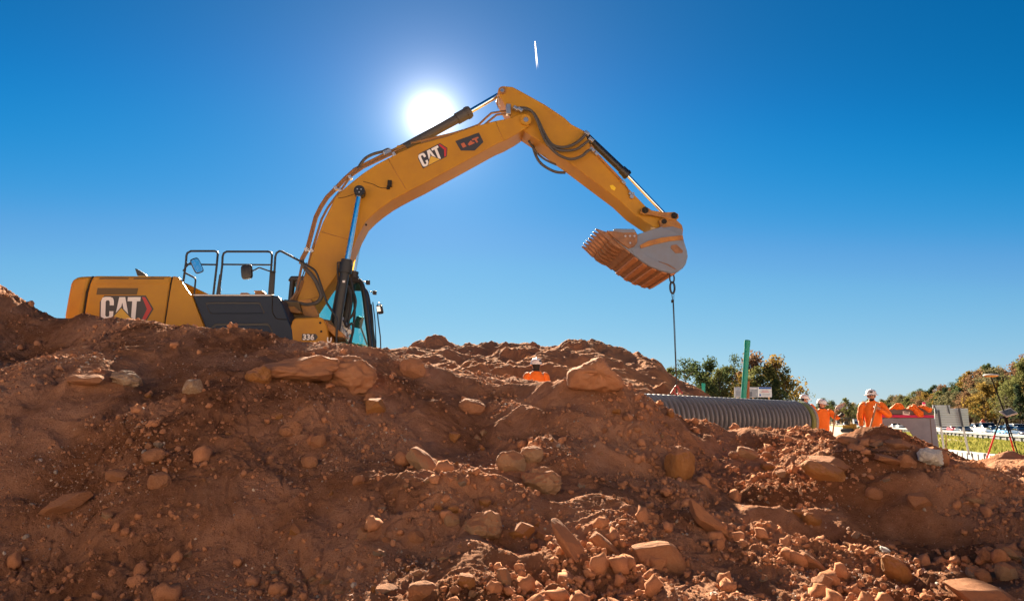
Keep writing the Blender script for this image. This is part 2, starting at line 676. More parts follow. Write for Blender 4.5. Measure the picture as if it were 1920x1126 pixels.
# columns of the near bank, crest first then down the face towards the eye
for row in [
    [(-420, 520, 11.5), (-420, 640, 8.6), (-420, 800, 6.6), (-420, 1126, 4.9)],
    [(-180, 530, 11.5), (-180, 650, 8.7), (-180, 900, 6.0), (-180, 1126, 5.0)],
    [(0, 552, 11.4), (0, 600, 10.2), (0, 640, 9.7), (0, 720, 7.2), (0, 900, 6.0), (0, 1126, 5.0)],
    [(70, 580, 11.0), (75, 640, 9.9)],
    [(150, 590, 10.3), (150, 650, 9.6), (150, 725, 7.3), (150, 900, 6.05), (150, 1126, 5.0)],
    [(230, 602, 9.8), (300, 606, 9.5), (300, 670, 8.4), (320, 738, 7.35), (300, 765, 6.9), (300, 900, 6.0), (300, 1126, 4.95)],
    [(400, 618, 9.4), (450, 624, 9.3), (450, 680, 8.3), (430, 742, 7.2), (450, 900, 6.2), (450, 1126, 4.95)],
    [(500, 636, 9.2), (560, 648, 9.1), (610, 652, 9.0), (600, 700, 8.1), (600, 760, 7.4), (600, 900, 6.35), (600, 1126, 4.9)],
    [(650, 658, 9.0), (700, 668, 9.1), (760, 678, 9.3), (750, 740, 8.3), (750, 900, 6.15), (750, 1126, 4.6)],
    [(830, 692, 10.0), (900, 702, 10.5), (900, 780, 8.6), (900, 850, 7.35), (900, 950, 5.95), (900, 1126, 4.4)],
    [(965, 714, 10.3), (1010, 720, 10.2), (1060, 720, 9.8), (1050, 850, 7.25), (1050, 950, 5.95), (1050, 1126, 4.4)],
    [(1120, 724, 8.5), (1180, 744, 8.5), (1140, 790, 8.15), (1175, 850, 7.6), (1215, 900, 7.1), (1230, 960, 6.2), (1200, 1126, 4.5)],
    [(1290, 850, 8.7), (1330, 900, 8.0), (1310, 1010, 5.7)],
    [(1250, 776, 9.0), (1320, 799, 10.3), (1400, 812, 10.9), (1400, 850, 9.7), (1400, 900, 8.6), (1400, 980, 6.7), (1400, 1126, 4.4)],
    [(1470, 828, 9.6), (1490, 880, 8.1), (1550, 852, 7.8), (1550, 950, 7.05), (1550, 1050, 5.9), (1550, 1126, 4.8)],
    [(1640, 890, 7.2), (1698, 874, 7.2), (1640, 970, 6.95), (1700, 965, 6.85), (1700, 1050, 6.0), (1700, 1126, 4.9)],
    [(1780, 898, 7.0), (1830, 915, 6.9), (1800, 990, 6.6), (1830, 1126, 4.8)],
    [(1920, 861, 7.6), (1880, 876, 7.5), (1850, 900, 7.4), (1920, 960, 6.4), (1920, 1126, 4.6), (2060, 840, 7.6), (2060, 1126, 4.4), (2250, 850, 7.6)],
    # the loose heap before the men
    [(1560, 822, 11.0), (1650, 808, 11.2), (1690, 816, 11.0), (1715, 836, 11.0), (1760, 870, 10.6), (1830, 903, 10.0), (1570, 850, 10.0), (1640, 866, 9.9), (1700, 875, 9.8)],
]:
    for q in row:
        c(*q)
for q in [(-14, 13.5, .6), (-11, 14.5, -.1), (-9, 12.6, -.2), (-7, 12.4, -.25), (-5, 12.2, -.25), (-3, 11.6, -.25), (-9, 15, -.25), (-6, 14, -.25), (-3, 14, -.25), (-9, 17, -.25),
          (-5, 17, -.25), (-2.0, 16.5, -.3), (-1, 12.6, -.3), (0.5, 14.3, -.44), (0.4, 12.6, -.35), (1.4, 12.0, -.35), (2.2, 12.8, -.5), (4, 14, -.62), (5.5, 15, -.7),
          (7, 16, -.85), (4.6, 12.6, -.75), (7, 13.6, -.95), (5.6, 10.9, -.85), (6.4, 9.0, -.85), (9.5, 13, -1.1), (11, 13.5, -1.12), (9, 17, -1.15), (13, 15, -1.15), (7.6, 8.4, -.9),
          (11, 10.5, -1.0), (3, 18, -.6), (-2, 19, -.3), (-8, 19.5, -.3), (5, 19, -1.0), (9.5, 19, -1.15), (15, 12, -1.1), (14, 8, -1.0),
          (0, 2.5, -1.2), (-3, 3.2, -1.22), (3, 3, -1.2), (-6, 4, -1.2), (6, 3.4, -1.2), (0, 1.0, -1.25), (5, 1, -1.25), (-5, 1, -1.25)]:
    CP.append(q)
H0 = rbf(CP)


def axis_nodes(parts):
    out = []
    for a, b, n in parts:
        out.append(np.linspace(a, b, n, endpoint=False))
    out.append(np.array([parts[-1][1]]))
    return np.concatenate(out)


yy = axis_nodes([(1.4, 4.2, 60), (4.2, 9.8, 500), (9.8, 12, 100), (12, 19.6, 60)])
ss = axis_nodes([(-1.35, -.80, 70), (-.80, .80, 900), (.80, 1.35, 70)])
SS, YY = np.meshgrid(ss, yy)
XX = SS * (YY + 0.6)


def detail(x, y):
    wx = x + 0.25 * perlin(x * 1.7, y * 1.7, 90)
    wy = y + 0.25 * perlin(x * 1.7, y * 1.7, 91)
    d = 0.075 * fbm(wx * 0.9, wy * 0.9, 1, 2)
    # slumped slabs: stretched down the slope
    d += 0.045 * perlin(wx * 2.6 + wy * .8, wy * 0.9, 5)
    # furrows that run down to the right on the right-hand side
    rt = np.clip((x / (y + .6) - .02) / .15, 0, 1)
    d += rt * (.075 * perlin((wx * .78 + wy * .62) * 2.0, (wx * .62 - wy * .78) * .45, 51) + .042 * perlin((wx * .78 + wy * .62) * 4.6, (wx * .62 - wy * .78) * 1.0, 52))
    # lumps
    lump = np.abs(perlin(wx * 2.3, wy * 2.3, 8))
    d += 0.06 * (0.35 - lump)
    mask = np.clip(0.5 + 1.2 * fbm(x * 0.8, y * 0.8, 30, 3), 0, 1)      # crumbly patches and smooth scraped ones
    l2 = np.abs(perlin(wx * 6.0, wy * 6.0, 11))
    d += (0.020 + 0.034 * mask) * (0.3 - l2)
    l3 = np.abs(perlin(x * 14.0, y * 14.0, 14))
    d += (0.010 + 0.020 * mask) * (0.3 - l3)
    m2 = np.clip(0.5 + 1.5 * fbm(x * 1.9, y * 1.9, 33, 2), 0, 1)
    l4 = np.abs(perlin(x * 29.0, y * 29.0, 21))
    d += (0.0075 + 0.020 * mask * m2) * (0.35 - l4)
    l5 = np.abs(perlin(x * 58.0, y * 58.0, 23))
    d += (0.006 + 0.007 * m2) * (0.35 - l5)
    d += 0.0035 * perlin(x * 110.0, y * 110.0, 27)
    # cracks and little scarps between firm clods
    cr = np.abs(perlin(wx * 3.4, wy * 2.2, 44))
    d -= 0.03 * np.exp(-(cr / .045) ** 2) * np.clip(mask * 1.4, .2, 1)
    return d


ZZ = H0(XX, YY)
# slumped benches: flat treads and short steep faces
bench = np.clip((XX / (YY + .6) + .22) / .12, 0, 1) * np.clip((YY - 3.8) / .8, 0, 1) * np.clip((10.6 - YY) / 1.0, 0, 1) * np.clip(.55 + 1.1 * fbm(XX * .5, YY * .5, 61, 2), .15, 1)
ZZ = ZZ + .056 * np.sin(ZZ * (2 * math.pi / .36) + 5.0 * fbm(XX * .42, YY * .42, 62, 3)) * bench
ZZ = ZZ + detail(XX, YY)
# a scarp of broken ledges
led = perlin(XX * 1.1, YY * 1.1, 60)
ZZ += 0.05 * np.tanh((led - 0.1) * 9) * np.clip((YY - 5) / 1.5, 0, 1) * np.clip((9 - YY) / 1.5, 0, 1)
edge = np.clip((YY - 18.0) / 1.6, 0, 1)
ZZ = ZZ * (1 - edge) + (-1.5) * edge
edge = np.clip((2.2 - YY) / 0.8, 0, 1)
ZZ = ZZ * (1 - edge) + (-1.4) * edge
edge = np.clip((np.abs(SS) - 1.15) / 0.2, 0, 1)
ZZ = ZZ * (1 - edge) + (-1.5) * edge
mound = grid_mesh('dirt_bank', XX, YY, ZZ, M['soil'])
tag(mound, kind='structure')


def H(x, y):
    """height of the finished bank"""
    j = int(np.clip(np.searchsorted(yy, y) - 1, 0, len(yy) - 2))
    s_ = x / (y + 0.6)
    i = int(np.clip(np.searchsorted(ss, s_) - 1, 0, len(ss) - 2))
    ty = (y - yy[j]) / (yy[j + 1] - yy[j])
    tx = (s_ - ss[i]) / (ss[i + 1] - ss[i])
    tx, ty = min(max(tx, 0), 1), min(max(ty, 0), 1)
    return float((ZZ[j, i] * (1 - tx) + ZZ[j, i + 1] * tx) * (1 - ty) + (ZZ[j + 1, i] * (1 - tx) + ZZ[j + 1, i + 1] * tx) * ty)


def hit(px, py, y0=2.6, y1=12.0):
    d = ray(px, py)
    y = y0
    while y < y1:
        t = y / d.y
        if H(d.x * t, y) >= d.z * t:
            return Vector((d.x * t, y, d.z * t))
        y += 0.02
    return None


# ---- spoil heap behind the trench
HP = []


def hc(px, py, Y):
    p = at(px, py, Y)
    HP.append((p.x, p.y, p.z))


for q in [(640, 655, 26.8), (700, 648, 26.8), (760, 642, 26.8), (830, 638, 28.1), (880, 650, 26.8), (935, 656, 29.3), (985, 652, 29.3), (1040, 655, 28.1), (1100, 644, 26.8), (1130, 650, 26.8),
          (1165, 657, 26.8), (1200, 666, 26.8), (1240, 686, 26.8), (1275, 707, 26.8), (1310, 737, 26.8), (1335, 752, 26.8), (1370, 790, 26.8),
          (760, 690, 20.2), (900, 690, 20.2), (1000, 695, 19.9), (1040, 700, 19.4), (1110, 690, 20.3), (1180, 700, 19.8), (1230, 722, 19.6), (1280, 737, 19.6), (1320, 756, 20.1),
          (760, 720, 16.7), (900, 724, 16.6), (1050, 728, 16.5), (1150, 738, 16.4), (1240, 750, 16.6), (1300, 765, 17.0)]:
    hc(*q)
for x in np.linspace(-6, 9, 8):
    HP.append((x, 32.5, 0.6 if x < 5 else -1.0))
    HP.append((x, 15.2, -0.8))
    HP.append((x, 38, -1.4))
HP += [(-9, 18, -1), (-10, 25, .6), (9, 20, -1.3), (11, 26, -1.3), (12, 31, -1.4), (-9, 31, -.5)]
HH = rbf(HP)
hx, hy = np.meshgrid(np.linspace(-9.3, 10.4, 440), np.linspace(15.4, 36, 330))
hz = HH(hx, hy)
wx = hx + .4 * perlin(hx * .8, hy * .8, 190)
hz = hz + 0.28 * (0.35 - np.abs(perlin(wx * .75, hy * .75, 101))) + 0.18 * perlin(wx * 1.3 + hy * .3, hy * .45, 102) + 0.09 * (0.3 - np.abs(perlin(wx * 2.6, hy * 2.6, 103))) \
    + 0.04 * perlin(hx * 6, hy * 6, 104) + 0.025 * perlin(hx * 13, hy * 13, 105)
hz += 0.16 * np.tanh((perlin(hx * .55, hy * .55, 107) - .05) * 7)
ed = np.clip((np.abs(hx - .55) - 8.9) / .95, 0, 1)
hz = hz - .17 - .10 * np.clip((hx - 2) / 4, 0, 1)
hz = hz * (1 - ed) - 1.6 * ed
ed = np.clip((16.1 - hy) / .7, 0, 1)
hz = hz * (1 - ed) - 1.6 * ed
heap = grid_mesh('spoil_heap', hx, hy, hz, M['soil_pale'])
tag(heap, kind='structure')

# ---- open ground, out to the horizon; behind the eye an unseen bank added for fill
K = 0.406            # the highway runs away along X = K * Y + c


def zb(Y):
    return np.maximum(-1.9, -1.30 - 0.0171 * (Y - 24.4))


def ground_z(x, y):
    cc = x - K * y
    z = np.where(y < 15, -1.25, np.maximum(-2.45, -1.25 - 0.031 * (y - 15)))
    z = np.where(cc > 8.2, np.minimum(z, -2.75), z)
    back = np.clip((-1.0 - y) / 10.0, 0, 1)
    z = z + 8.2 * back * back * (3 - 2 * back)  # bank added out of view, bounces sunlight back onto the slope
    return z


gx = np.unique(np.concatenate([np.linspace(-60, 60, 121), np.array([-6000, -2500, -1000, -500, -250, -120, 120, 250, 500, 1000, 2500, 6000.])]))
gy = np.unique(np.concatenate([np.linspace(-16, 60, 115), np.array([-400, -120, -60, -30, 80, 120, 200, 400, 800, 1600, 3000, 8000.])]))
GX, GY = np.meshgrid(gx, gy)
GZ = ground_z(GX, GY)
near = (np.abs(GX) < 60) & (GY > -16) & (GY < 60)
GZ = GZ + np.where(near, .05 * perlin(GX * .7, GY * .7, 70) + .04 * perlin(GX * 1.7, GY * 1.7, 71), 0)
gr = grid_mesh('ground', GX, GY, GZ, M['ground_soil'])
tag(gr, kind='structure')


def strip(name, c0, c1, y0, y1, zf, m, nc=12, ny=60, amp=0.0):
    cs, ys = np.meshgrid(np.linspace(c0, c1, nc), np.linspace(y0 ** .5, y1 ** .5, ny) ** 2)
    x = K * ys + cs
    z = zf(cs, ys)
    if amp:
        z = z + amp * perlin(x * .35, ys * .35, 75) + amp * .5 * perlin(x * .9, ys * .9, 76)
    return tag(grid_mesh(name, x, ys, z, m), kind='structure')


M['verge'] = soil_material('verge_grass', (0.10, 0.13, 0.018), (0.17, 0.19, 0.03), (0.27, 0.23, 0.07), bump=0.08, speck=False)
M['forest_floor'] = soil_material('leaf_litter', (0.06, 0.04, 0.02), (0.14, 0.085, 0.04), (0.2, 0.13, 0.06), bump=0.1, speck=False)


def verge_z(cs, ys):
    t = np.clip((cs - 8.7) / 12.5, 0, 1)
    return zb(ys) * (1 - t) + (-1.95) * t + 0.12 * np.sin(np.pi * np.clip(t * 1.3, 0, 1))


strip('grass_verge', 8.65, 23.0, 8, 600, verge_z, M['verge'], 30, 160, 0.07)
strip('haul_road', 4.0, 17.5, 62, 900, lambda a, b: verge_z(np.maximum(a, 8.7), b) + .05 - .02 * (a < 8.7), M['ground_soil'], 14, 60, 0.03)
strip('highway', 22.6, 44, 20, 445, lambda a, b: -2.02 + 0 * a, M['asphalt'], 6, 40)
strip('leaf_litter', 43.5, 110, 20, 1500, lambda a, b: -2.05 + np.clip((a - 46) / 40, 0, 1) * 4.5, M['forest_floor'], 30, 60, 0.3)

# ================================================================ EXCAVATOR
TH = R(6.0)
UH = Vector((math.cos(TH), math.sin(TH), 0))
WH = Vector((-math.sin(TH), math.cos(TH), 0))
p0 = at(580, 590, 14.2)
ZB = -0.25
ORG = Vector((p0.x, p0.y, ZB))


def E(px, py, w):
    """point of the photograph on the machine's fore-and-aft plane W metres left of its centre line, in machine coordinates"""
    d = ray(px, py)
    t = (WH.dot(ORG) + w) / WH.dot(d)
    r_ = d * t - ORG
    return Vector((r_.dot(UH), w, r_.z))


def EP(pts, w):
    return [E(a, b, w) for a, b in pts]


def shift(pts, w):
    return [Vector((p.x, w, p.z)) for p in pts]


ex = empty('excavator', ORG, TH, 'large yellow tracked excavator standing behind the dirt bank with its boom raised', 'excavator')


def slab(pts, w0, w1, mi=0, mb=None):
    """outline traced at side W0, carried straight through to side W1"""
    mb = mb or MB()
    a = EP(pts, w0)
    return mb.prism(a, shift(a, w1), mi)


WN = -1.5      # near side of the house

# -- lower works, mostly behind the bank
def loop_track(w0, w1):
    pts = []
    for k in range(13):
        a = math.pi / 2 + math.pi * k / 12
        pts.append(Vector((-1.75 + .52 * math.cos(a), 0, .53 + .52 * math.sin(a))))
    for k in range(13):
        a = -math.pi / 2 + math.pi * k / 12
        pts.append(Vector((2.25 + .52 * math.cos(a), 0, .53 + .52 * math.sin(a))))
    m = MB()
    m.prism(shift(pts, w0), shift(pts, w1))
    return m


for w0 in (-1.6, 1.0):
    tk = loop_track(w0, w0 + .6).build('track', M['rubber'], ex, bevel=0.02)
    sh = MB()
    for k in range(22):
        x = -1.75 + 4.0 * k / 21
        sh.box((x, w0 + .3, 1.065), (.15, .62, .04))
    sh.build('track_shoes', M['rubber'], tk)['kind'] = 'stuff'
mb = MB()
mb.box((0.2, 0, .75), (2.2, 2.0, .45))
ring = [[Vector((0.1 + .62 * math.cos(a), .62 * math.sin(a), z)) for a in np.linspace(0, 2 * math.pi, 28, endpoint=False)] for z in (.95, 1.22)]
mb.rings(ring)
mb.build('undercarriage', M['black'], ex)

def zpx(y, w):
    return E(500, y, w).z


# -- house
cw = MB()
slab([(119, 640), (120, 590), (126, 556), (131, 531), (135, 524), (144, 517.5), (173, 516), (166, 530), (162, 547), (154, 595), (150, 640)], WN + .02, 1.45, mb=cw)
cw.build('counterweight', M['yellow'], ex, bevel=0.07, seg=3)
hd = MB()
slab([(152.5, 640), (156.5, 595), (164, 547), (168.5, 530), (175, 516.3), (322, 517), (319, 532), (316.5, 547), (308.5, 600), (303, 640)], WN, 1.45, mb=hd)
hood = hd.build('engine_door', M['yellow'], ex, bevel=0.045, seg=3)
ap = MB()
slab([(305.5, 640), (310.8, 600), (318.8, 547), (321.5, 532), (324.5, 517.2), (334, 518.8), (338.5, 523.5), (355, 549), (360, 553.7), (381, 609), (392, 640)], WN - .004, WN + .05, mb=ap)
ap.build('front_cowl', M['yellow'], ex, bevel=.012, seg=3)
ap = MB()
slab([(305, 640), (318, 560), (321, 522), (326, 525), (333, 552), (392, 562), (392, 640)], WN + .06, -.55, mb=ap)
ap.build('side_recess', M['yellow_matt'], ex)
sm = MB()
slab([(149, 640), (161, 547), (172, 517.5), (176, 517.5), (165, 547), (156, 640)], WN + .025, 1.4, mb=sm)
slab([(302, 640), (316, 547), (321.5, 518.6), (325, 518.6), (320, 547), (308, 640)], WN + .022, 1.4, mb=sm)
sm.build('panel_seam', M['gap'], ex)
ct = MB()
slab([(326, 530), (338, 527), (350, 531), (368, 540), (392, 551.5), (392, 565), (326, 565)], -.9, 1.4, mb=ct)
ct.build('hood_centre', M['yellow_matt'], ex, bevel=.02)
vt = MB()
slab([(183, 539.5), (259, 539.8), (256, 552), (180.5, 552)], WN - .006, WN + .03, mb=vt)
slab([(187, 520.3), (242, 520.3), (240, 523), (185.5, 523)], WN - .005, WN + .03, mb=vt)
slab([(252, 520.5), (308, 520.5), (307, 523.2), (250, 523.2)], WN - .005, WN + .03, mb=vt)
v_ = vt.build('air_vent', M['vent'], hood)
ln = MB()
slab([(176, 527.5), (318, 528.5), (317.5, 533), (175, 532)], WN - .005, WN + .02, mb=ln)
ln.build('pressed_line', M['yellow'], hood, bevel=.004)
fin = MB()
slab([(252.5, 502.5), (257, 504), (272, 513), (274.5, 516.5), (257, 516.5)], -.9, -.82, mb=fin)
fin.build('exhaust_fin', M['black'], ex, bevel=.01)


# emblem: dark plate, pale letters, yellow peak, red chevron
LET_C = [(.06, .2), (.13, .06), (.24, .03), (.47, .03), (.58, .08), (.62, .2), (.62, .4), (.44, .4), (.44, .24), (.40, .18), (.30, .18), (.26, .24), (.24, .84), (.28, .9), (.38, .9), (.42, .84), (.42, .66),
         (.60, .66), (.585, .86), (.52, 1.0), (.40, 1.05), (.2, 1.05), (.09, 1.0), (.045, .86)]
LET_A = [(.86, .04), (1.12, .04), (1.30, 1.05), (1.12, 1.05), (1.09, .83), (.88, .83), (.83, 1.05), (.64, 1.05)]
LET_T = [(1.24, .04), (1.80, .04), (1.78, .22), (1.63, .22), (1.56, 1.05), (1.37, 1.05), (1.43, .22), (1.22, .22)]
PLATE = [(.2, -.03), (2.03, -.03), (2.37, .56), (2.03, 1.12), (-.02, 1.12), (0, .25)]
PEAK = [(.95, .52), (1.47, 1.075), (.45, 1.075)]
CHEV = [(1.86, .04), (2.0, .04), (2.29, .56), (2.0, 1.06), (1.84, 1.06), (2.08, .56)]
EYE = [(.99, .28), (1.06, .64), (.91, .64)]


def emblem(tl, ang, h, w, parent, squash=1.0):
    ca, sa = math.cos(ang), math.sin(ang)

    def T(pts, grow=0):
        return [(tl[0] + (x * ca + y * sa) * h, tl[1] + (-x * sa + y * ca) * h * squash) for x, y in pts]
    pl = slab(T(PLATE), w - .003, w + .01).build('emblem', M['plate'], parent)
    for nm, shp, mt, dz in (('letter', LET_C, 'white', .006), ('letter', LET_A, 'white', .006), ('letter', LET_T, 'white', .0065), ('letter_gap', EYE, 'plate', .0075), ('peak_mark', PEAK, 'logo_yellow', .010), ('chevron', CHEV, 'red', .006)):
        slab(T(shp), w - dz, w - .002).build(nm, M[mt], pl)
    pe = [(.95, .46), (1.52, 1.075), (1.47, 1.075), (.95, .52), (.45, 1.075), (.40, 1.075)]
    slab(T(pe), w - .009, w - .002).build('peak_edge', M['plate'], pl)
    return pl


emblem((187, 555), 0.0, 42.6, WN, ex)

# -- dark tool box whose recesses are drawn by raised black shade plates
bx = MB()
slab([(361.5, 554.5), (365, 552.8), (508, 553), (522, 554.5), (530, 569), (537, 588), (548, 618), (550, 640), (394, 640), (383, 609)], WN - .01, -.62, mb=bx)
box = bx.build('storage_box', M['navy'], ex, bevel=.025, seg=2)


def rail_loop(pts, w, r, name, m, parent, closed=False, n=4):
    P = EP(pts, w)
    if closed:
        P.append(P[0])
    mb = MB()
    mb.tube(P, r, 8)
    return mb.build(name, m, parent, smooth=True, auto=50)


for pts in ([(384, 567), (390, 565.3), (486, 565.3), (489, 567.5), (497, 584), (495, 588), (396, 588.5), (391, 585)], [(396, 612), (402, 605.5), (502, 605), (507, 609), (514, 626), (512, 640), (402, 640)]):
    a = MB()
    slab(pts, WN - .013, WN + .02, mb=a)
    a.build('recess_shade', M['black'], box, bevel=.012)  # black plate paints the shade under the recess's upper lip
    cx_ = sum(p[0] for p in pts) / len(pts)
    cy_ = sum(p[1] for p in pts) / len(pts)
    inn = [(cx_ + (p[0] - cx_) * .955, cy_ + (p[1] - cy_) * .80 + 1.8) for p in pts]
    a = MB()
    slab(inn, WN - .018, WN + .02, mb=a)
    a.build('recess_panel', M['navy'], box, bevel=.012)
rail_loop([(511, 554), (510.3, 580), (512, 588), (517, 596), (522, 598), (539, 598.2)], WN - .012, .009, 'panel_seam', M['gap'], box)
dk = MB()
slab([(358, 551.2), (506, 551.2), (513, 553), (506, 555), (365, 554.6)], WN - .03, -.6, mb=dk)
dk.build('walkway', M['steel'], ex, bevel=.01)
cp_ = MB()
slab([(449, 552), (451.5, 548.3), (464, 548.3), (470, 551.5)], -1.25, -1.0, mb=cp_)
cp_.build('tank_cover', M['yellow_worn'], ex, bevel=.01)
cp_ = MB()
slab([(477.5, 551.5), (478, 545.5), (491, 545.5), (491.5, 551.5)], -1.25, -1.0, mb=cp_)
slab([(475.5, 546.5), (476.5, 544.3), (492, 544), (492.5, 546)], -1.28, -.97, mb=cp_)
cp_.build('filler_neck', M['yellow_worn'], ex, bevel=.008)
ub = MB()
slab([(536, 640), (548, 600), (553, 595.5), (601, 594), (606, 597), (613, 613), (617, 645)], WN, -.75, mb=ub)
fb = ub.build('tool_box', M['yellow'], ex, bevel=.04, seg=3)
st = MB()
slab([(604, 600), (612, 601), (640, 622), (646, 627), (646, 632), (628, 631), (612, 616)], -1.35, -.8, mb=st)
st.build('front_step', M['yellow_worn'], ex, bevel=.012)
for q in ((600.5, 605), (602.5, 621)):
    bolt = MB()
    p = E(q[0], q[1], WN)
    bolt.tube([p + Vector((0, .02, 0)), p + Vector((0, -.012, 0))], .022, 8)
    bolt.build('bolt', M['gap'], fb)


def text_mesh(s, name, m, parent, org, exv, ezv, h, bold=.0, depth=.004):
    """lettering as geometry: baseline start ORG, along EXV, up EZV, capital height H"""
    cu = bpy.data.curves.new(name, 'FONT')
    cu.body = s
    cu.size = 1.0
    cu.offset = bold
    cu.extrude = .001
    cu.resolution_u = 3
    o = bpy.data.objects.new(name + '_curve', cu)
    COL.objects.link(o)
    dg = bpy.context.evaluated_depsgraph_get()
    me = bpy.data.meshes.new_from_object(o.evaluated_get(dg))
    bpy.data.objects.remove(o)
    me.name = name
    k = h / 0.69
    nv = exv.cross(ezv)
    for v in me.vertices:
        a = v.co.copy()
        v.co = org + exv * (a.x * k) + ezv * (a.y * k) + nv * (a.z / .001 * depth)
    me.materials.clear()
    me.materials.append(m)
    o = bpy.data.objects.new(name, me)
    return link(o, parent)


pl = MB()
slab([(566.5, 625.5), (592, 625.5), (596, 631), (592, 637.5), (565.5, 637.5)], WN - .004, WN + .01, mb=pl)
pl = pl.build('number_plate', M['plate'], ex)
a_ = E(567, 636.3, WN - .008)
s_u, s_z = Vector((1, 0, 0)), Vector((0, 0, 1))
text_mesh('336', 'numerals', M['white'], pl, a_, s_u, s_z, (E(567, 626.5, WN).z - E(567, 636.3, WN).z), bold=.03)
a_ = E(612.5, 641, WN - .02)
text_mesh('U', 'warning_mark', M['white'], fb, a_, s_u, s_z, .09, bold=.03)

# -- handrails


def rails_add(pts, w=-1.38, r=.021, name='handrail'):
    P = EP(pts, w)
    mb = MB()
    mb.tube(P, r, 10)
    return mb.build(name, M['black'], ex, smooth=True, auto=50)


r1 = rails_add([(343, 533), (348.6, 493), (349.6, 479), (351.5, 474), (358, 470.5), (402.7, 470.5), (407, 472.3), (408.3, 476.5), (406.5, 497), (400, 552)])
for pts in ([(349, 495.2), (406.5, 496)], [(346.5, 511), (363, 519.5), (366, 522), (366.6, 526), (364, 552)]):
    mb = MB()
    mb.tube(EP(pts, -1.38), .017, 8)
    mb.build('cross_rail', M['black'], r1, smooth=True, auto=50)
r2 = rails_add([(410, 552), (416.7, 497), (417.4, 481), (419.5, 474.5), (425, 471.4), (503.4, 471.4), (508, 473), (510, 478.5), (509, 497), (504.4, 552)])
mb = MB()
mb.tube(EP([(416.7, 495.5), (509, 496.3)], -1.38), .017, 8)
mb.build('cross_rail', M['black'], r2, smooth=True, auto=50)
rails_add([(512, 552), (516.2, 481), (518.5, 474), (524, 470.5), (528, 471), (564, 490), (587, 504), (591, 507.5), (595, 515), (613, 568), (630, 594), (632.5, 601), (630, 648)])
pa = MB()
slab([(405, 552), (411, 514), (413, 514), (413, 552)], -1.40, -1.36, mb=pa)
slab([(505, 552), (508, 508), (514, 508), (512, 552)], -1.40, -1.36, mb=pa)
pa.build('rail_gusset', M['black'], ex)

# -- mirrors
def mirror(cpx, w, half, rot, arm, yaw, name='mirror'):
    cpos = E(cpx[0], cpx[1], w)
    m = MB()
    n = 16
    rings_ = []
    for d, k in ((-.05, .55), (-.04, .9), (0, 1.0), (.012, 1.0), (.016, .9)):
        rr = []
        for i in range(n):
            a = 2 * math.pi * i / n
            cxx = math.copysign(abs(math.cos(a)) ** .45, math.cos(a)) * half[0] * k
            czz = math.copysign(abs(math.sin(a)) ** .45, math.sin(a)) * half[1] * k
            rr.append(Vector((cxx, d, czz)))
        rings_.append(rr)
    mt = Matrix.Rotation(yaw, 4, 'Z') @ Matrix.Rotation(rot, 4, 'Y')
    rings_ = [[mt @ v + cpos for v in rr] for rr in rings_]
    m.rings(rings_)
    o = m.build(name, M['black'], ex, smooth=True, auto=40)
    g = MB()
    rr = [[mt @ Vector((math.copysign(abs(math.cos(a)) ** .45, math.cos(a)) * half[0] * .86, d, math.copysign(abs(math.sin(a)) ** .45, math.sin(a)) * half[1] * .86)) + cpos for a in np.linspace(0, 2 * math.pi, n, endpoint=False)] for d in (.014, .019)]
    g.rings(rr)
    g.build('mirror_glass', M['chrome'], o)
    a = MB()
    a.tube([cpos + mt @ Vector((0, -.04, 0))] + EP(arm, w), .014, 8)
    a.build('mirror_arm', M['black'], o, smooth=True, auto=50)
    return o


mirror((463, 509.5), -1.5, (.11, .145), R(-8), [(475, 507), (485, 502), (488, 502), (505, 508), (517, 509.5)], R(-12))
mirror((369, 498), -1.5, (.085, .15), R(28), [(362, 493), (356, 493), (349, 500), (343, 508)], R(212))

# -- boom
BW = 0.37
BOOM = [(553, 576), (558, 559), (569.5, 523), (580, 491), (588, 466), (598, 436), (605, 417), (614.5, 398), (628, 371), (642, 356), (658, 342.5), (680, 325), (705, 308.5), (751, 284), (779, 271.5), (838, 255.5), (889, 237),
        (926, 227), (959, 220.5), (975, 213.8), (984, 212.3), (991, 215), (995.5, 221), (996, 228), (991, 236.5), (970, 250.5), (949, 262), (933, 268.5), (870, 303), (794.5, 344), (770, 356), (748, 367.5), (732, 377), (715, 389), (700, 401), (685, 416),
        (672, 440), (661.6, 465), (648, 490), (633, 513), (612, 541), (590, 575), (577, 593), (564, 589)]
bm_ = MB()
slab(BOOM, -BW, BW, mb=bm_)
boom = bm_.build('boom', M['yellow'], ex, bevel=.018, seg=2)


def pin(px, py, w0, w1, r, parent, m='yellow_worn', name='pin', r2=None, m2='steel'):
    p = E(px, py, w0)
    a = MB()
    a.tube([p, Vector((p.x, w1, p.z))], r, 18)
    o = a.build(name, M[m], parent, smooth=True, auto=40)
    if r2:
        a = MB()
        a.tube([p + Vector((0, -.012, 0)), p + Vector((0, .01, 0))], r2, 6)
        a.build('pin_bolt', M[m2], o)
    return o


pin(986, 224.5, -BW - .05, BW + .05, .125, ex, 'yellow', r2=.06)
# weld line plates along the boom's flank
emblem((781, 291.5), R(27), 24.5, -BW - .001, ex)
pl = slab([(853.5, 264.6), (898, 248.7), (906.5, 266.4), (890, 282.4), (864, 282.4)], -BW - .004, -BW + .01).build('dealer_plate', M['plate'], ex)
for q in ([(864, 269.5), (870, 267.3), (873.5, 272.5), (875, 274.3), (868, 277.3)], [(877, 270.5), (882.5, 263.2), (886.5, 266.7), (889, 266), (890, 268.5), (880, 273)], [(884.5, 260.8), (896.5, 256.3), (897.7, 259), (893.5, 260.8), (896.5, 266.6), (893.3, 267.8), (890, 262.2), (885.7, 263.6)]):
    slab(q, -BW - .007, -BW).build('letter', mat('dull_orange', (.42, .11, .05), .6), pl)
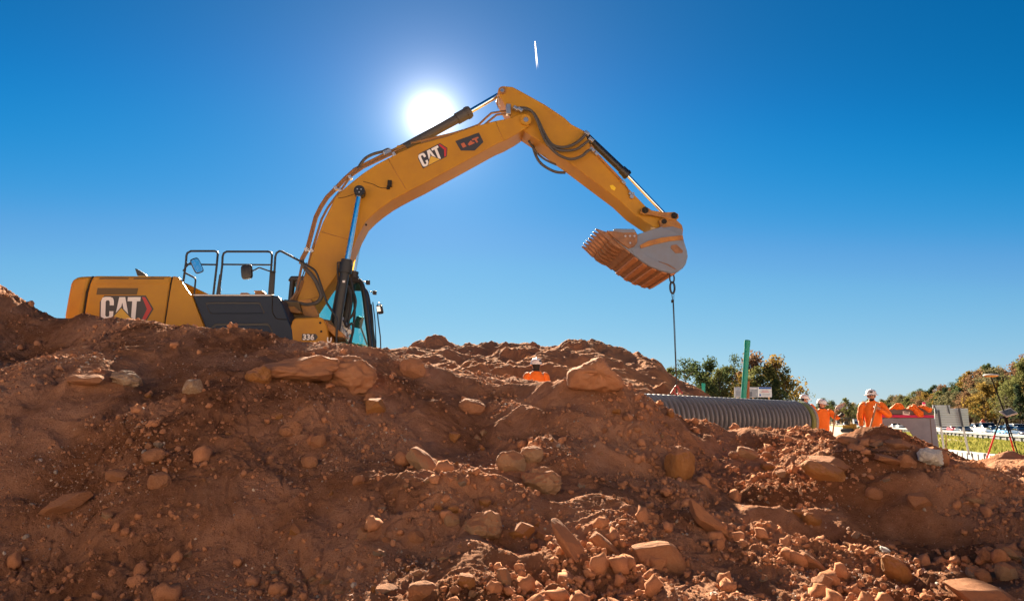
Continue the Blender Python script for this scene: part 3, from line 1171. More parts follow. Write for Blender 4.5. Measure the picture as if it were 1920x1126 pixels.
# bracket and chains on the flank
bk = MB()
p = E(731, 345.5, -BW)
bk.box(p + Vector((0, -.04, 0)), (.09, .08, .14))
bk.box(p + Vector((-.03, -.02, -.08)), (.07, .05, .08))
bk.build('work_lamp', M['gap'], boom, bevel=.008)


def cable(pts, w, r, name, m, parent, n=6, seg=8, wlist=None):
    P = [E(a, b, (wlist[i] if wlist else w)) for i, (a, b) in enumerate(pts)]
    mb = MB()
    mb.tube(smooth_path(P, n), r, seg)
    return mb.build(name, m, parent, smooth=True, auto=60)


cable([(681, 340.5), (688, 342), (701, 346), (711, 351), (722, 352.5), (729, 350)], -BW - .006, .006, 'wire', M['gap'], boom)
cable([(634, 371.5), (645, 370), (655, 367), (665, 363.5)], -BW - .006, .006, 'wire', M['gap'], boom)
bl = MB()
p = E(686.5, 421.5, -BW)
bl.tube([p + Vector((0, .01, 0)), p + Vector((0, -.02, 0))], .022, 8)
bl.build('grease_plug', M['gap'], boom)

for q0, q1 in (((930, 229), (943, 262)), ((727, 297), (762, 356)), ((601, 434), (664, 452)), ((556, 566), (600, 556))):
    mb = MB()
    mb.tube(EP([q0, q1], -BW), .007, 6)
    mb.build('weld_seam', M['yellow_worn'], boom, smooth=True)

# -- steel pipes that follow the boom's back
PIPE_A = [(546, 572), (556, 545), (566, 497), (568.5, 486), (578, 468.5), (586, 438), (594, 408), (604, 388), (615, 371), (631, 355), (649, 336), (668, 319), (700, 303), (722, 292), (760, 274)]
PIPE_B = [(556, 572), (563, 548), (574, 512), (585, 470), (594, 440), (603, 411), (614, 390), (626, 373.5), (638, 358.5), (657, 331.5), (681, 314.5), (705, 303), (735, 289)]
for pts, w in ((PIPE_A, -.30), (PIPE_B, -.33), ([(x - 3.5, y - 2.5) for x, y in PIPE_A[2:]], -.1)):
    mb = MB()
    mb.tube(EP(pts, w), .026, 8)
    mb.build('hydraulic_pipe', M['rust_pipe'], boom, smooth=True, auto=60)
for q in ((575, 468.5), (585, 470), (630, 353), (638, 357), (657, 333), (739, 290)):
    p = E(q[0], q[1], -.32)
    a = MB()
    a.box(p, (.07, .12, .09), mtx=Matrix.Rotation(R(-30), 3, 'Y'))
    a.build('pipe_clamp', M['steel'], boom, bevel=.008)
PIPE_C = [(770, 268), (849.5, 250), (873, 243), (897.5, 234), (910, 222), (921.5, 212), (935, 210), (951, 207.5)]
PIPE_D = [(790, 268), (870, 248), (904, 238), (918, 226), (931, 215.5), (952, 213)]
for pts, w in ((PIPE_C, -.22), (PIPE_D, -.30)):
    mb = MB()
    mb.tube(EP(pts, w), .026, 8)
    mb.build('hydraulic_pipe', M['rust_pipe'], boom, smooth=True, auto=60)
cable([(671, 318), (676, 308), (685, 297), (696, 290.5), (706, 287), (718, 284), (727, 280), (732, 282)], -.2, .035, 'hose', M['hose'], boom)
p = E(727, 287, -.2)
a = MB()
a.box(p, (.18, .14, .12), mtx=Matrix.Rotation(R(-28), 3, 'Y'))
a.build('pipe_clamp', M['steel'], boom, bevel=.01)
# hoses at the foot
cable([(566, 487), (570, 500), (588, 520), (600, 545), (602, 556), (594, 567), (576, 571), (555, 567), (533, 565)], -.5, .042, 'hose', M['hose'], boom)
cable([(575, 492), (569, 512), (562, 530), (558, 545)], -.45, .012, 'hose', M['hose'], boom)
for k in range(3):
    cable([(565 + k * 3, 525 + k), (556 + k * 4, 548), (543 + k * 5, 565)], -.42 + .05 * k, .028, 'hydraulic_pipe', M['rust_pipe'], boom)
vb = MB()
slab([(533, 573), (552, 574.5), (566, 586), (560, 587.5), (545, 585)], -.9, -.45, mb=vb)
vb.build('valve_cover', M['yellow_worn'], ex, bevel=.01)
vb = MB()
slab([(530, 566), (560, 566), (566, 590), (620, 600), (650, 640), (545, 640)], -.72, .7, mb=vb)
vb.build('swing_frame', M['vent'], ex)
for w0 in (-.52, .40):
    slab([(548, 580), (560, 562), (583, 560), (598, 590), (602, 610), (545, 610)], w0, w0 + .12).build('boom_foot', M['yellow_worn'], ex, bevel=.01)

# -- lift cylinders, one each side
for w in (-.56, .56):
    top = E(674.5, 359.5, -.56)
    mid = E(650.5, 487, -.56)
    bot = E(624, 645, -.56)
    hb = E(646.5, 512, -.56)
    for q in (top, mid, bot, hb):
        q.y = w
    a = MB()
    a.tube([mid.lerp(bot, .12), bot], .098, 18)
    a.tube([mid.lerp(bot, .12) + (bot - mid) * -.0, hb], .135, 18)
    a.tube([hb.lerp(bot, -.02), mid.lerp(hb, .35)], .14, 18)
    a.tube([mid.lerp(hb, .38), mid], .115, 18)
    cyl = a.build('lift_cylinder', M['black'], ex, smooth=True, auto=35)
    a = MB()
    a.tube([top, mid.lerp(hb, .3)], .055, 18)
    a.build('cylinder_rod', M['chrome'], cyl, smooth=True, auto=35)
    a = MB()
    s_ = -1 if w < 0 else 1
    a.tube([top + Vector((0, .12 * -s_, 0)), top + Vector((0, .09 * s_, 0))], .115, 20)
    a.tube([top + Vector((0, .089 * s_, 0)), top + Vector((0, .105 * s_, 0))], .085, 20)
    a.build('rod_eye', M['black'], cyl, smooth=True, auto=35)
    a = MB()
    for k in range(3):
        t = top + Vector((.045 * math.cos(2.1 * k + .5), .105 * s_, .045 * math.sin(2.1 * k + .5)))
        a.tube([t, t + Vector((0, .012 * s_, 0))], .014, 6)
    a.build('bolt', M['steel'], cyl)
    if w < 0:
        p = E(644.5, 527.5, -.56 - .10)
        a = MB()
        a.box(p, (.05, .01, .045))
        a.build('label_plate', M['white'], cyl)
    a = MB()
    q1, q2 = mid.lerp(bot, .05) + Vector((-.17, 0, .03)), mid.lerp(bot, .2) + Vector((-.14, 0, 0))
    a.tube([mid + Vector((-.08, 0, -.05)), q1, q1 + Vector((.0, 0, -.15)), q2 + Vector((.03, 0, -.1)), mid.lerp(bot, .9) + Vector((-.12, 0, 0))], .02, 8)
    a.build('cylinder_pipe', M['black'], cyl, smooth=True, auto=60)
# tangle of hoses between the cylinders and the cab
for k, (pts, w) in enumerate([([(652, 535), (658, 560), (655, 590), (650, 620), (652, 645)], -.2), ([(660, 540), (667, 565), (661, 590), (650, 605), (648, 645)], -.05), ([(656, 520), (664, 560), (664, 600), (657, 645)], .1),
                              ([(645, 600), (650, 612), (660, 606), (662, 620), (655, 645)], -.35)]):
    cable(pts, w, .026, 'hose', M['rubber'], ex)
vb = MB()
for q in ((642, 605, -.3), (648, 615, -.25), (655, 622, -.2), (646, 628, -.3), (653, 637, -.2), (640, 620, -.35)):
    p = E(*q)
    vb.box(p, (.1, .1, .12))
    vb.tube([p, p + Vector((0, 0, .12))], .03, 8)
vb.build('valve_block', M['steel'], ex, bevel=.01)

# -- stick cylinder on the boom's back
def cylinder(pa, pb, pc, rb, rr, parent, name, m='black', head=.2):
    a = MB()
    a.tube([pa, pb], rb, 18)
    a.tube([pb.lerp(pa, head), pb.lerp(pa, .0)], rb * 1.25, 18)
    a.tube([pb.lerp(pa, .06), pb.lerp(pa, .02)], rb * 1.4, 18)
    o = a.build(name, M[m], parent, smooth=True, auto=35)
    a = MB()
    a.tube([pb, pc], rr, 18)
    a.build('cylinder_rod', M['chrome'], o, smooth=True, auto=35)
    return o


cylinder(E(752, 281, 0), E(882, 209, 0), E(938, 176.5, 0), .105, .058, ex, 'stick_cylinder', 'hose')
lug = MB()
slab([(735, 292), (745, 272), (756, 272), (770, 284)], -.14, .14, mb=lug)
lug.build('cylinder_lug', M['yellow'], boom, bevel=.01)
cable([(936, 172), (932, 190), (934, 204)], -.1, .006, 'wire', M['gap'], ex)
cable([(934, 180), (936, 196), (938, 200)], -.15, .012, 'strap', M['grey_plastic'], ex)

# -- stick
SW = .29
STICK = [(935, 165.5), (938, 162.5), (943, 161.2), (961, 162.8), (975.6, 170.3), (1022.5, 196.5), (1059, 221), (1071.6, 233), (1092, 243.5), (1097, 250), (1104, 266.6), (1112, 281), (1165.5, 340), (1186, 361), (1222, 398), (1246, 407),
         (1249, 414), (1244, 421), (1231, 428), (1211, 416), (1187.6, 400), (1160, 374), (1133, 354), (1072, 308), (1000, 257), (975, 240), (957, 222), (950, 203), (939, 182), (933.5, 171)]
sk = MB()
slab(STICK, -SW, SW, mb=sk)
stick = sk.build('stick', M['yellow'], ex, bevel=.015, seg=2)
pin(941.5, 169.5, -SW - .03, SW + .03, .085, ex, 'yellow_worn', r2=.05)
st = MB()
slab([(1143.5, 348), (1149, 346.5), (1155, 352), (1152, 357.5), (1146, 354)], -SW - .003, -SW + .01, mb=st)
st.build('sticker', mat('yellow_sticker', (.75, .5, .01), .5), stick)
p = E(1183, 368, -SW)
a = MB()
for dx, dz in ((0, 0), (.04, .05), (-.03, .05)):
    a.tube([p + Vector((dx, .01, dz)), p + Vector((dx, -.06, dz))], .032, 8)
a.tube([p + Vector((0, 0, -.03)), p + Vector((0, -.08, -.03))], .045, 10)
a.build('lamp', M['steel'], stick, smooth=True, auto=40)
cable([(1170, 345), (1176, 352), (1181, 362)], -SW - .03, .014, 'wire', M['rust_pipe'], stick)
mb = MB()
mb.tube(EP([(1108, 272), (1117, 287), (1150, 322), (1172, 346)], -SW - .02), .03, 8)
mb.build('hydraulic_pipe', M['yellow_worn'], stick, smooth=True, auto=60)
for q in ((1118, 288), (1169, 341.5)):
    p = E(q[0], q[1], -SW - .04)
    a = MB()
    a.box(p, (.09, .05, .06), mtx=Matrix.Rotation(R(45), 3, 'Y'))
    a.build('pipe_clamp', M['steel'], stick, bevel=.006)
# hoses looping across the elbow joint
for pts, r, w in (([(968, 203.5), (985, 203), (1000, 212), (1010, 228), (1019, 247), (1033, 269), (1050, 276), (1068, 274), (1086, 264), (1100, 250)], .034, -.42),
                  ([(975, 204), (995, 207), (1005, 222), (1013, 242), (1022.5, 262.5), (1038, 277), (1055, 282.5), (1080, 280), (1098, 268), (1108, 262)], .03, -.46),
                  ([(1016, 250), (1024, 266), (1036, 281), (1051, 292.5), (1071, 298.5), (1090, 293), (1102, 283), (1109, 281)], .032, -.50),
                  ([(998, 262), (1000, 277), (1006, 294), (1014, 306), (1027, 315.5), (1043, 322.5), (1060, 323.5)], .034, .1),
                  ([(991, 264), (1003, 282), (1020, 298), (1043, 309)], .024, .0)):
    cable(pts, w, r, 'hose', M['hose'], stick)
for q, w in (((967, 203.5), -.42), ((975, 206), -.45), ((1100, 250), -.42), ((1108, 262), -.46), ((1110, 281), -.48)):
    p = E(q[0], q[1], w)
    a = MB()
    a.box(p, (.12, .09, .075), mtx=Matrix.Rotation(R(35), 3, 'Y'))
    a.build('hose_fitting', M['steel'], stick, bevel=.008)
p = E(953, 206, -.36)
a = MB()
a.box(p, (.1, .12, .24))
a.build('pipe_clamp', M['steel'], stick, bevel=.01)
cylinder(E(1098, 254, 0), E(1178, 330, 0), E(1246, 401, 0), .085, .042, ex, 'bucket_cylinder', 'black', head=.16)
pin(1092.5, 250, -.2, .2, .07, ex)

# -- links, ears, bucket
for w0 in (-.42, .34):
    a = MB()
    slab([(1201, 394), (1204, 389.5), (1210, 387.3), (1216, 389.5), (1222, 394), (1245, 397.5), (1257, 397.5), (1265, 397), (1272, 401), (1273, 408), (1268, 413), (1258, 412.5), (1247, 408), (1217, 402), (1208, 402), (1202, 399.5)], w0, w0 + .08, mb=a)
    lk = a.build('bucket_link', M['yellow_worn'], ex, bevel=.012)
    for q, r in (((1209.5, 394.2), .075), ((1264, 404.5), .07)):
        p = E(q[0], q[1], w0 if w0 < 0 else -.42)
        s_ = -1 if w0 < 0 else 1
        y_ = w0 if w0 < 0 else w0 + .08
        a = MB()
        a.tube([Vector((p.x, y_, p.z)), Vector((p.x, y_ + .025 * s_, p.z))], r, 16)
        a.tube([Vector((p.x, y_ + .02 * s_, p.z)), Vector((p.x, y_ + .045 * s_, p.z))], r * .5, 12)
        a.build('link_pin', M['gap'], lk, smooth=True, auto=40)
rod_ = MB()
for q, w_, r in (((1209.5, 394.2), .36, .05), ((1264, 404.5), .36, .05), ((1244, 416), .42, .06)):
    p = E(q[0], q[1], -.36)
    rod_.tube([Vector((p.x, -w_, p.z)), Vector((p.x, w_, p.z))], r, 14)
rod_.build('hinge_pin', M['gap'], ex, smooth=True, auto=40)

BWN = -.80
PROFILE = [(1149, 446), (1160, 455), (1171, 464), (1188, 478.5), (1203, 490.5), (1218.5, 500), (1239, 508), (1259, 513.5), (1272.5, 508.5), (1281, 502), (1286, 494), (1289.3, 481), (1287.7, 470), (1283, 455), (1279.5, 441)]
TOPEDGE = [(1240, 425), (1212, 434), (1193, 440), (1170, 443)]
prof = EP(PROFILE, BWN)
top = EP(TOPEDGE, BWN)
BWF = .80
bkt = empty('bucket', (0, 0, 0))
bkt.parent = ex
KIDS.setdefault(ex.name, []).append(bkt)


def inset(P, d):
    out = []
    for i, p in enumerate(P):
        a, b = P[max(i - 1, 0)], P[min(i + 1, len(P) - 1)]
        t = (b - a).normalized()
        n = Vector((-t.z, 0, t.x))
        out.append(p + n * d)
    return out


shell = MB()
cen = sum((p for p in prof), Vector()) / len(prof)
ins = inset(prof, .03)
if (ins[5] - cen).length > (prof[5] - cen).length:
    ins = inset(prof, -.03)
shell.prism(prof + ins[::-1], shift(prof + ins[::-1], BWF))
shell.build('bucket_shell', M['bucket_rust'], bkt, smooth=True, auto=30)
for w0 in (BWN - .012, BWF - .03):
    a = MB()
    poly = shift(prof + top, w0)
    a.prism(poly, shift(poly, w0 + .042))
    sp_ = a.build('side_plate', M['bucket_grey'], bkt, bevel=.008)
    s_ = -1 if w0 < 0 else 1
    y0 = w0 if w0 < 0 else w0 + .042

    def onside(pts, d, nm, mt, bev=.006):
        a = MB()
        P = shift(EP(pts, BWN), y0)
        a.prism(P, shift(P, y0 + d * s_))
        return a.build(nm, M[mt], bkt, bevel=bev)
    # strengthening bar, wear band along the heel, side cutter, small plate
    onside([(1199, 460.5), (1215, 452), (1240, 446), (1279, 441.5), (1280.5, 450), (1255, 452.5), (1225, 459), (1201, 466)], .03, 'side_bar', 'yellow_worn')
    onside([(1183, 468), (1195, 464.5), (1204, 472), (1218, 483), (1234, 491), (1252, 497), (1266, 505), (1268, 509.5), (1259, 512.5), (1239, 507), (1218.5, 499), (1203, 489.5), (1188, 477.5)], .02, 'heel_plate', 'bucket_grey')
    onside([(1234, 490), (1252, 495.5), (1267, 505), (1264, 505.5), (1250, 497.3), (1236, 491.5)], .024, 'weld_scar', 'bucket_rust')
    onside([(1258, 460), (1268, 458.5), (1280, 470), (1279, 474.5), (1266, 475), (1257, 466)], .012, 'wear_plate', 'bucket_rust')
    onside([(1136, 433.5), (1150, 434.5), (1166, 434.5), (1190, 434), (1194, 441), (1193.5, 456), (1188, 463), (1178, 466.5), (1166, 459), (1149, 446)], .05, 'side_cutter', 'bucket_rust', .012)
    onside([(1149, 431.5), (1152, 430), (1188, 430.5), (1190, 434), (1190, 437), (1168, 438), (1150, 435)], .055, 'cutter_edge', 'bucket_grey', .012)
    bo = MB()
    for q in ((1171, 444), (1179.5, 444), (1188, 444), (1180, 457)):
        p = E(q[0], q[1], BWN)
        bo.tube([Vector((p.x, y0, p.z)), Vector((p.x, y0 + .065 * s_, p.z))], .022, 8)
    bo.build('bolt', M['steel'], bkt)
# ears that carry the hinge
for w0 in (-.40, .30):
    a = MB()
    P = EP([(1232, 430), (1240, 424), (1236, 414), (1241, 408.5), (1250, 408), (1258, 413), (1262, 411), (1270, 413), (1279, 422), (1281, 430), (1279.8, 442), (1262, 446), (1240, 447)], -.40)
    P = shift(P, w0)
    a.prism(P, shift(P, w0 + .1))
    a.build('bucket_ear', M['yellow_worn'], bkt, bevel=.012)
tp = MB()
P = EP([(1238, 427), (1262, 424), (1279.5, 430), (1280, 444), (1255, 440), (1240, 431)], BWN + .03)
tp.prism(P, shift(P, BWF - .03))
tp.build('torque_tube', M['bucket_grey'], bkt, bevel=.012)
# wear strips across the shell, outside
outs = inset(prof, .03)
if (outs[5] - cen).length < (prof[5] - cen).length:
    outs = inset(prof, -.03)


def along(P, t):
    L = [0]
    for i in range(1, len(P)):
        L.append(L[-1] + (P[i] - P[i - 1]).length)
    d = t * L[-1]
    for i in range(1, len(P)):
        if L[i] >= d:
            k = (d - L[i - 1]) / (L[i] - L[i - 1])
            return P[i - 1].lerp(P[i], k)
    return P[-1].copy()


for t in (.235, .325, .41, .50, .575):
    a0, a1 = along(prof, t), along(prof, t + .04)
    b0, b1 = along(outs, t), along(outs, t + .04)
    mb = MB()
    q = [a0, a1, b1, b0]
    mb.prism(shift(q, BWN + .01), shift(q, BWF - .01))
    mb.build('wear_strip', mat('strip_rust', (.42, .17, .05), .55, col2=(.26, .10, .035), vscale=8) if t < .24 else bpy.data.materials['strip_rust'], bkt, bevel=.006)
# cutting edge with adapters and teeth
t0, t1 = 0.0, .12
q = [along(prof, 0), along(prof, .19), along(outs, .19), along(outs, .0)]
mb = MB()
mb.prism(shift(q, BWN), shift(q, BWF))
mb.build('cutting_edge', M['bucket_rust'], bkt, bevel=.006)
lipA, lipB = along(prof, 0), along(prof, .19)
tdir = (lipA - lipB).normalized()
tn = (along(outs, .05) - along(prof, .05)).normalized()
tip = E(1120.5, 429, BWN)
for k in range(7):
    w = BWN + .07 + (BWF - BWN - .14) * k / 6
    base = Vector((lipA.x, w, lipA.z))
    a = MB()
    # adapter shank
    rr = []
    for d, hw, ht, up in ((-.34, .036, .012, .03), (-.22, .042, .045, .04), (-.05, .050, .075, .03), (.03, .050, .07, .01), (.07, .042, .05, .0)):
        cpt = base + tdir * d + tn * up
        rr.append([cpt + Vector((0, sy * hw, 0)) + tn * (sz * ht) for sy, sz in ((-1, -1), (1, -1), (1, 1), (-1, 1))])
    a.rings(rr)
    ad = a.build('tooth_adapter', M['bucket_rust'], bkt, bevel=.012)
    a = MB()
    rr = []
    ln_ = (tip - lipA).length
    for d, hw, ht in ((.04, .062, .085), (.10, .060, .075), (ln_ * .7, .045, .036), (ln_ * 1.08, .026, .012)):
        cpt = base + (Vector((tip.x, w, tip.z)) - base).normalized() * d
        rr.append([cpt + Vector((0, sy * hw, 0)) + tn * (sz * ht) for sy, sz in ((-1, -1), (1, -1), (1, 1), (-1, 1))])
    a.rings(rr)
    a.build('tooth', M['tooth'], bkt, bevel=.01)

# -- cab on the far side
CN, CF = .48, 1.42
cab = empty('cab', (0, 0, 0))
cab.parent = ex
KIDS[ex.name].append(cab)
near_front = [(672, 524.5), (679, 535), (684, 560), (688.5, 600), (693.5, 640), (695, 665)]
nf = EP(near_front, CN)
zt = nf[0].z
rear = E(538, 560, CN)
zb_ = nf[-1].z - .5


def post(P, r, nm='cab_post', m='black', seg=8):
    a = MB()
    a.tube(smooth_path(P, 4), r, seg)
    return a.build(nm, M[m], cab, smooth=True, auto=60)


post(nf, .055)
post(shift(nf, CF), .05)
post([Vector((nf[0].x - .95, CN, zt)), Vector((nf[0].x - 1.0, CN, zb_))], .05)
post([Vector((rear.x + .1, CN, zt)), Vector((rear.x + .02, CN, zb_))], .06)
post([Vector((rear.x + .1, CF, zt)), Vector((rear.x + .02, CF, zb_))], .06)
rf = MB()
rp_ = [Vector((rear.x, 0, zt - .06)), Vector((rear.x + .06, 0, zt + .05)), Vector((nf[0].x - .1, 0, zt + .07)), Vector((nf[0].x + .05, 0, zt)), Vector((nf[0].x + .02, 0, zt - .07))]
rf.prism(shift(rp_, CN - .06), shift(rp_, CF + .06))
rf.build('cab_roof', M['black'], cab, bevel=.03)
fl = MB()
fl.box(((rear.x + nf[-1].x) / 2, (CN + CF) / 2, zb_ + .25), (nf[-1].x - rear.x, CF - CN, .5))
fl.build('cab_floor', M['black'], cab, bevel=.03)
ws = MB()
for i in range(len(nf) - 1):
    ws.add([nf[i] + Vector((.01, .03, 0)), nf[i + 1] + Vector((.01, .03, 0)), shift([nf[i + 1]], CF - .03)[0] + Vector((.01, 0, 0)), shift([nf[i]], CF - .03)[0] + Vector((.01, 0, 0))], [(0, 1, 2, 3)])
ws.build('windscreen', M['cab_glass'], cab, smooth=True)
for w in (CN, CF):
    a = MB()
    P = [Vector((nf[0].x - .95, w, zt - .08)), Vector((nf[0].x - .02, w, zt - .08))] + [Vector((p.x - .02, w, p.z)) for p in nf[1:-1]] + [Vector((nf[-1].x - .03, w, zb_ + .5)), Vector((nf[0].x - .98, w, zb_ + .5))]
    a.add(P, [tuple(range(len(P)))])
    a.build('side_window', M['cab_glass'], cab)
    a = MB()
    P = [Vector((rear.x + .16, w, zt - .1)), Vector((nf[0].x - 1.02, w, zt - .1)), Vector((nf[0].x - 1.05, w, zb_ + .5)), Vector((rear.x + .1, w, zb_ + .5))]
    a.add(P, [(0, 1, 2, 3)])
    a.build('side_window', M['cab_glass'], cab)
se = MB()
sx = nf[0].x - 1.05
se.box((sx, .95, zb_ + .75), (.55, .55, .14))
se.box((sx - .3, .95, zb_ + 1.15), (.15, .5, .8))
se.build('seat', M['black'], cab, bevel=.05)
mo = MB()
p = E(673, 604, .7)
mo.box(p, (.17, .04, .26), mtx=Matrix.Rotation(R(12), 3, 'Y'))
mo.tube([p, p + Vector((.2, 0, -.5))], .02, 8)
mo.build('monitor', M['black'], cab, bevel=.01)
co = MB()
co.box((nf[0].x - .45, .62, zb_ + .72), (.5, .14, .35))
co.tube([Vector((nf[0].x - .3, .62, zb_ + .85)), Vector((nf[0].x - .27, .62, zb_ + 1.1))], .02, 8)
co.build('console', M['black'], cab, bevel=.03)
for q, w in (((690, 529.5), CN + .25), ((702.5, 548.5), CF)):
    p = E(q[0], q[1], w)
    a = MB()
    a.box(p, (.09, .09, .09))
    a.tube([p, p + Vector((-.12, 0, .03))], .016, 6)
    a.build('work_lamp', M['black'], cab, bevel=.012)
p = E(713, 580, CF)
a = MB()
a.box(p, (.13, .16, .2), mtx=Matrix.Rotation(R(-12), 3, 'Y'))
mi = a.build('cab_mirror', M['black'], cab, bevel=.03)
a = MB()
a.box(p + Vector((-.03, -.085, .0)), (.08, .02, .12), mtx=Matrix.Rotation(R(-12), 3, 'Y'))
a.build('mirror_glass', M['chrome'], cab)
a = MB()
a.tube(EP([(707, 577), (709, 600), (713, 630), (714.5, 668)], CF), .014, 6)
a.tube(EP([(706, 574), (710, 567), (716, 572)], CF), .012, 6)
a.build('mirror_arm', M['black'], cab, smooth=True)
a = MB()
a.tube(EP([(699, 566), (703, 600), (705, 640), (705, 668)], CN + .5), .012, 6)
a.tube(EP([(696, 570), (699, 600), (701, 640), (702, 668)], CN + .3), .016, 6)
a.build('wiper', M['black'], cab, smooth=True)

# -- shackle, hook and lifting line to the pipe
hk = E(1259.5, 511, BWN + .05)
hkw = ORG + UH * hk.x + WH * hk.y + Vector((0, 0, hk.z))


def ringmesh(mb, cpos, ax, az, r, t, n=18, a0=0, a1=2 * math.pi):
    P = [cpos + ax * (r[0] * math.cos(a)) + az * (r[1] * math.sin(a)) for a in np.linspace(a0, a1, n + 1)]
    mb.tube(P, t, 8)


rg = empty('lifting_line', hkw, 0, 'black wire lifting line hanging from the heel of the bucket', 'lifting cable')
ax, az = Vector((1, 0, 0)), Vector((0, 0, 1))
px_m = 14.4 / F
a = MB()
ringmesh(a, Vector((0, 0, -11 * px_m)), ax, az, (4.2 * px_m, 9 * px_m), .017)
a.tube([Vector((-.06, 0, -.02)), Vector((.06, 0, -.02))], .022, 8)
a.build('shackle', M['black'], rg, smooth=True, auto=60)
a = MB()
ringmesh(a, Vector((0, 0, -29 * px_m)), ax, az, (4.2 * px_m, 11 * px_m), .022)
a.tube([Vector((0, 0, -17 * px_m)), Vector((0, 0, -21 * px_m))], .03, 8)
a.build('swivel_hook', M['black'], rg, smooth=True, auto=60)
LEN = (738 - 516) * px_m * 1.005
a = MB()
a.tube([Vector((-.02, 0, -38 * px_m)), Vector((.0, 0, -58 * px_m)), Vector((0, 0, -LEN))], .0095, 6)
a.tube([Vector((.03, 0, -38 * px_m)), Vector((.015, 0, -58 * px_m)), Vector((.02, 0, -LEN * .5)), Vector((.01, 0, -LEN))], .006, 6)
a.build('wire_rope', M['black'], rg)
tg = MB()
tg.box(Vector((-.01, 0, -55 * px_m)), (.05, .03, .06))
tg.build('rope_clip', M['gap'], rg)
a = MB()
a.tube([Vector((0, 0, -LEN + .12)), Vector((-.12, 0, -LEN - .05))], .02, 8)
a.tube([Vector((0, 0, -LEN + .12)), Vector((.12, 0, -LEN - .05))], .02, 8)
ringmesh(a, Vector((0, 0, -LEN + .02)), ax, az, (.05, .09), .018)
a.build('sling_hook', mat('hook_red', (.35, .05, .04), .5), rg, smooth=True, auto=60)
LINE_END = hkw + Vector((0, 0, -LEN))

# ================================================================ STONES ON THE BANK
def ico(sub):
    bm = bmesh.new()
    bmesh.ops.create_icosphere(bm, subdivisions=sub, radius=1.0)
    v = np.array([q.co[:] for q in bm.verts])
    f = [tuple(q.index for q in p.verts) for p in bm.faces]
    bm.free()
    return v, f


ICO3, ICO3F = ico(5)
rng = np.random.default_rng(11)


def rock_mesh(seed, cuts=10, lo=.55, hi=.92, rough=.05, soft=.85):
    g = np.random.default_rng(seed)
    v = ICO3.copy()
    for k in range(cuts):
        n = g.normal(size=3)
        n /= np.linalg.norm(n)
        d = g.uniform(lo, hi)
        h = v @ n - d
        v -= np.where(h > 0, h * soft, 0)[:, None] * n
    disp = np.zeros(len(v))
    for k in range(44):
        n = g.normal(size=3)
        n /= np.linalg.norm(n)
        fr_ = g.uniform(3.0, 16) if k < 20 else g.uniform(16, 44)
        disp += np.sin(v @ n * fr_ + g.uniform(0, 6.3)) / fr_ ** .93
    v *= (1 + rough * disp)[:, None]
    me = bpy.data.meshes.new('stone')
    me.from_pydata([tuple(q) for q in v], [], ICO3F)
    me.polygons.foreach_set('use_smooth', [True] * len(me.polygons))
    me.materials.append(M['boulder'])
    return me


ROUND = [rock_mesh(s, 7, .68, .95, .07) for s in (1, 2, 3)]
ANG = [rock_mesh(s, 12, .48, .86, .04, .95) for s in (4, 5, 6, 7)]
BROKEN = [rock_mesh(s, 9, .35, .8, .05, 1.0) for s in (14, 15, 16, 17)]
ROUGHR = [rock_mesh(s, 8, .6, .9, .16) for s in (8, 9)]
for q in ROUND + ANG + ROUGHR + BROKEN:
    e = np.array([v.co[:] for v in q.vertices])
    e = (e - (e.max(0) + e.min(0)) / 2) / ((e.max(0) - e.min(0)) / 2)
    q.vertices.foreach_set('co', e.astype(np.float32).ravel())


def slope_normal(x, y, d=.08):
    return Vector((-(H(x + d, y) - H(x - d, y)) / (2 * d), -(H(x, y + d) - H(x, y - d)) / (2 * d), 1)).normalized()


def set_mat(o, m):
    o.material_slots[0].link = 'OBJECT'
    o.material_slots[0].material = m


PLACED = []


def stone(name, px, py, w, h, me, m, rot=0, label='', cat='rock', group=None, deep=.8, lift=.02, yaw=None, fixY=None):
    P = at(px, py, fixY) if fixY else hit(px, py + h * .25)
    if P is None:
        return None
    dist = P.y
    P = at(px, py, P.y) if not fixY else P
    sx, sz = w / F * dist / 2, h / F * dist / 2
    o = bpy.data.objects.new(name, me)
    link(o)
    nr = slope_normal(P.x, P.y)
    o.location = P + nr * (sz * lift)
    o.rotation_euler = (R(8), R(rot), R(yaw if yaw is not None else random.uniform(-12, 12)))
    o.scale = (sx, max(sx, sz) * deep if deep < 2 else deep, sz)
    set_mat(o, m)
    tag(o, label, cat, group)
    PLACED.append((P.x, P.y, max(sx, sz)))
    return o


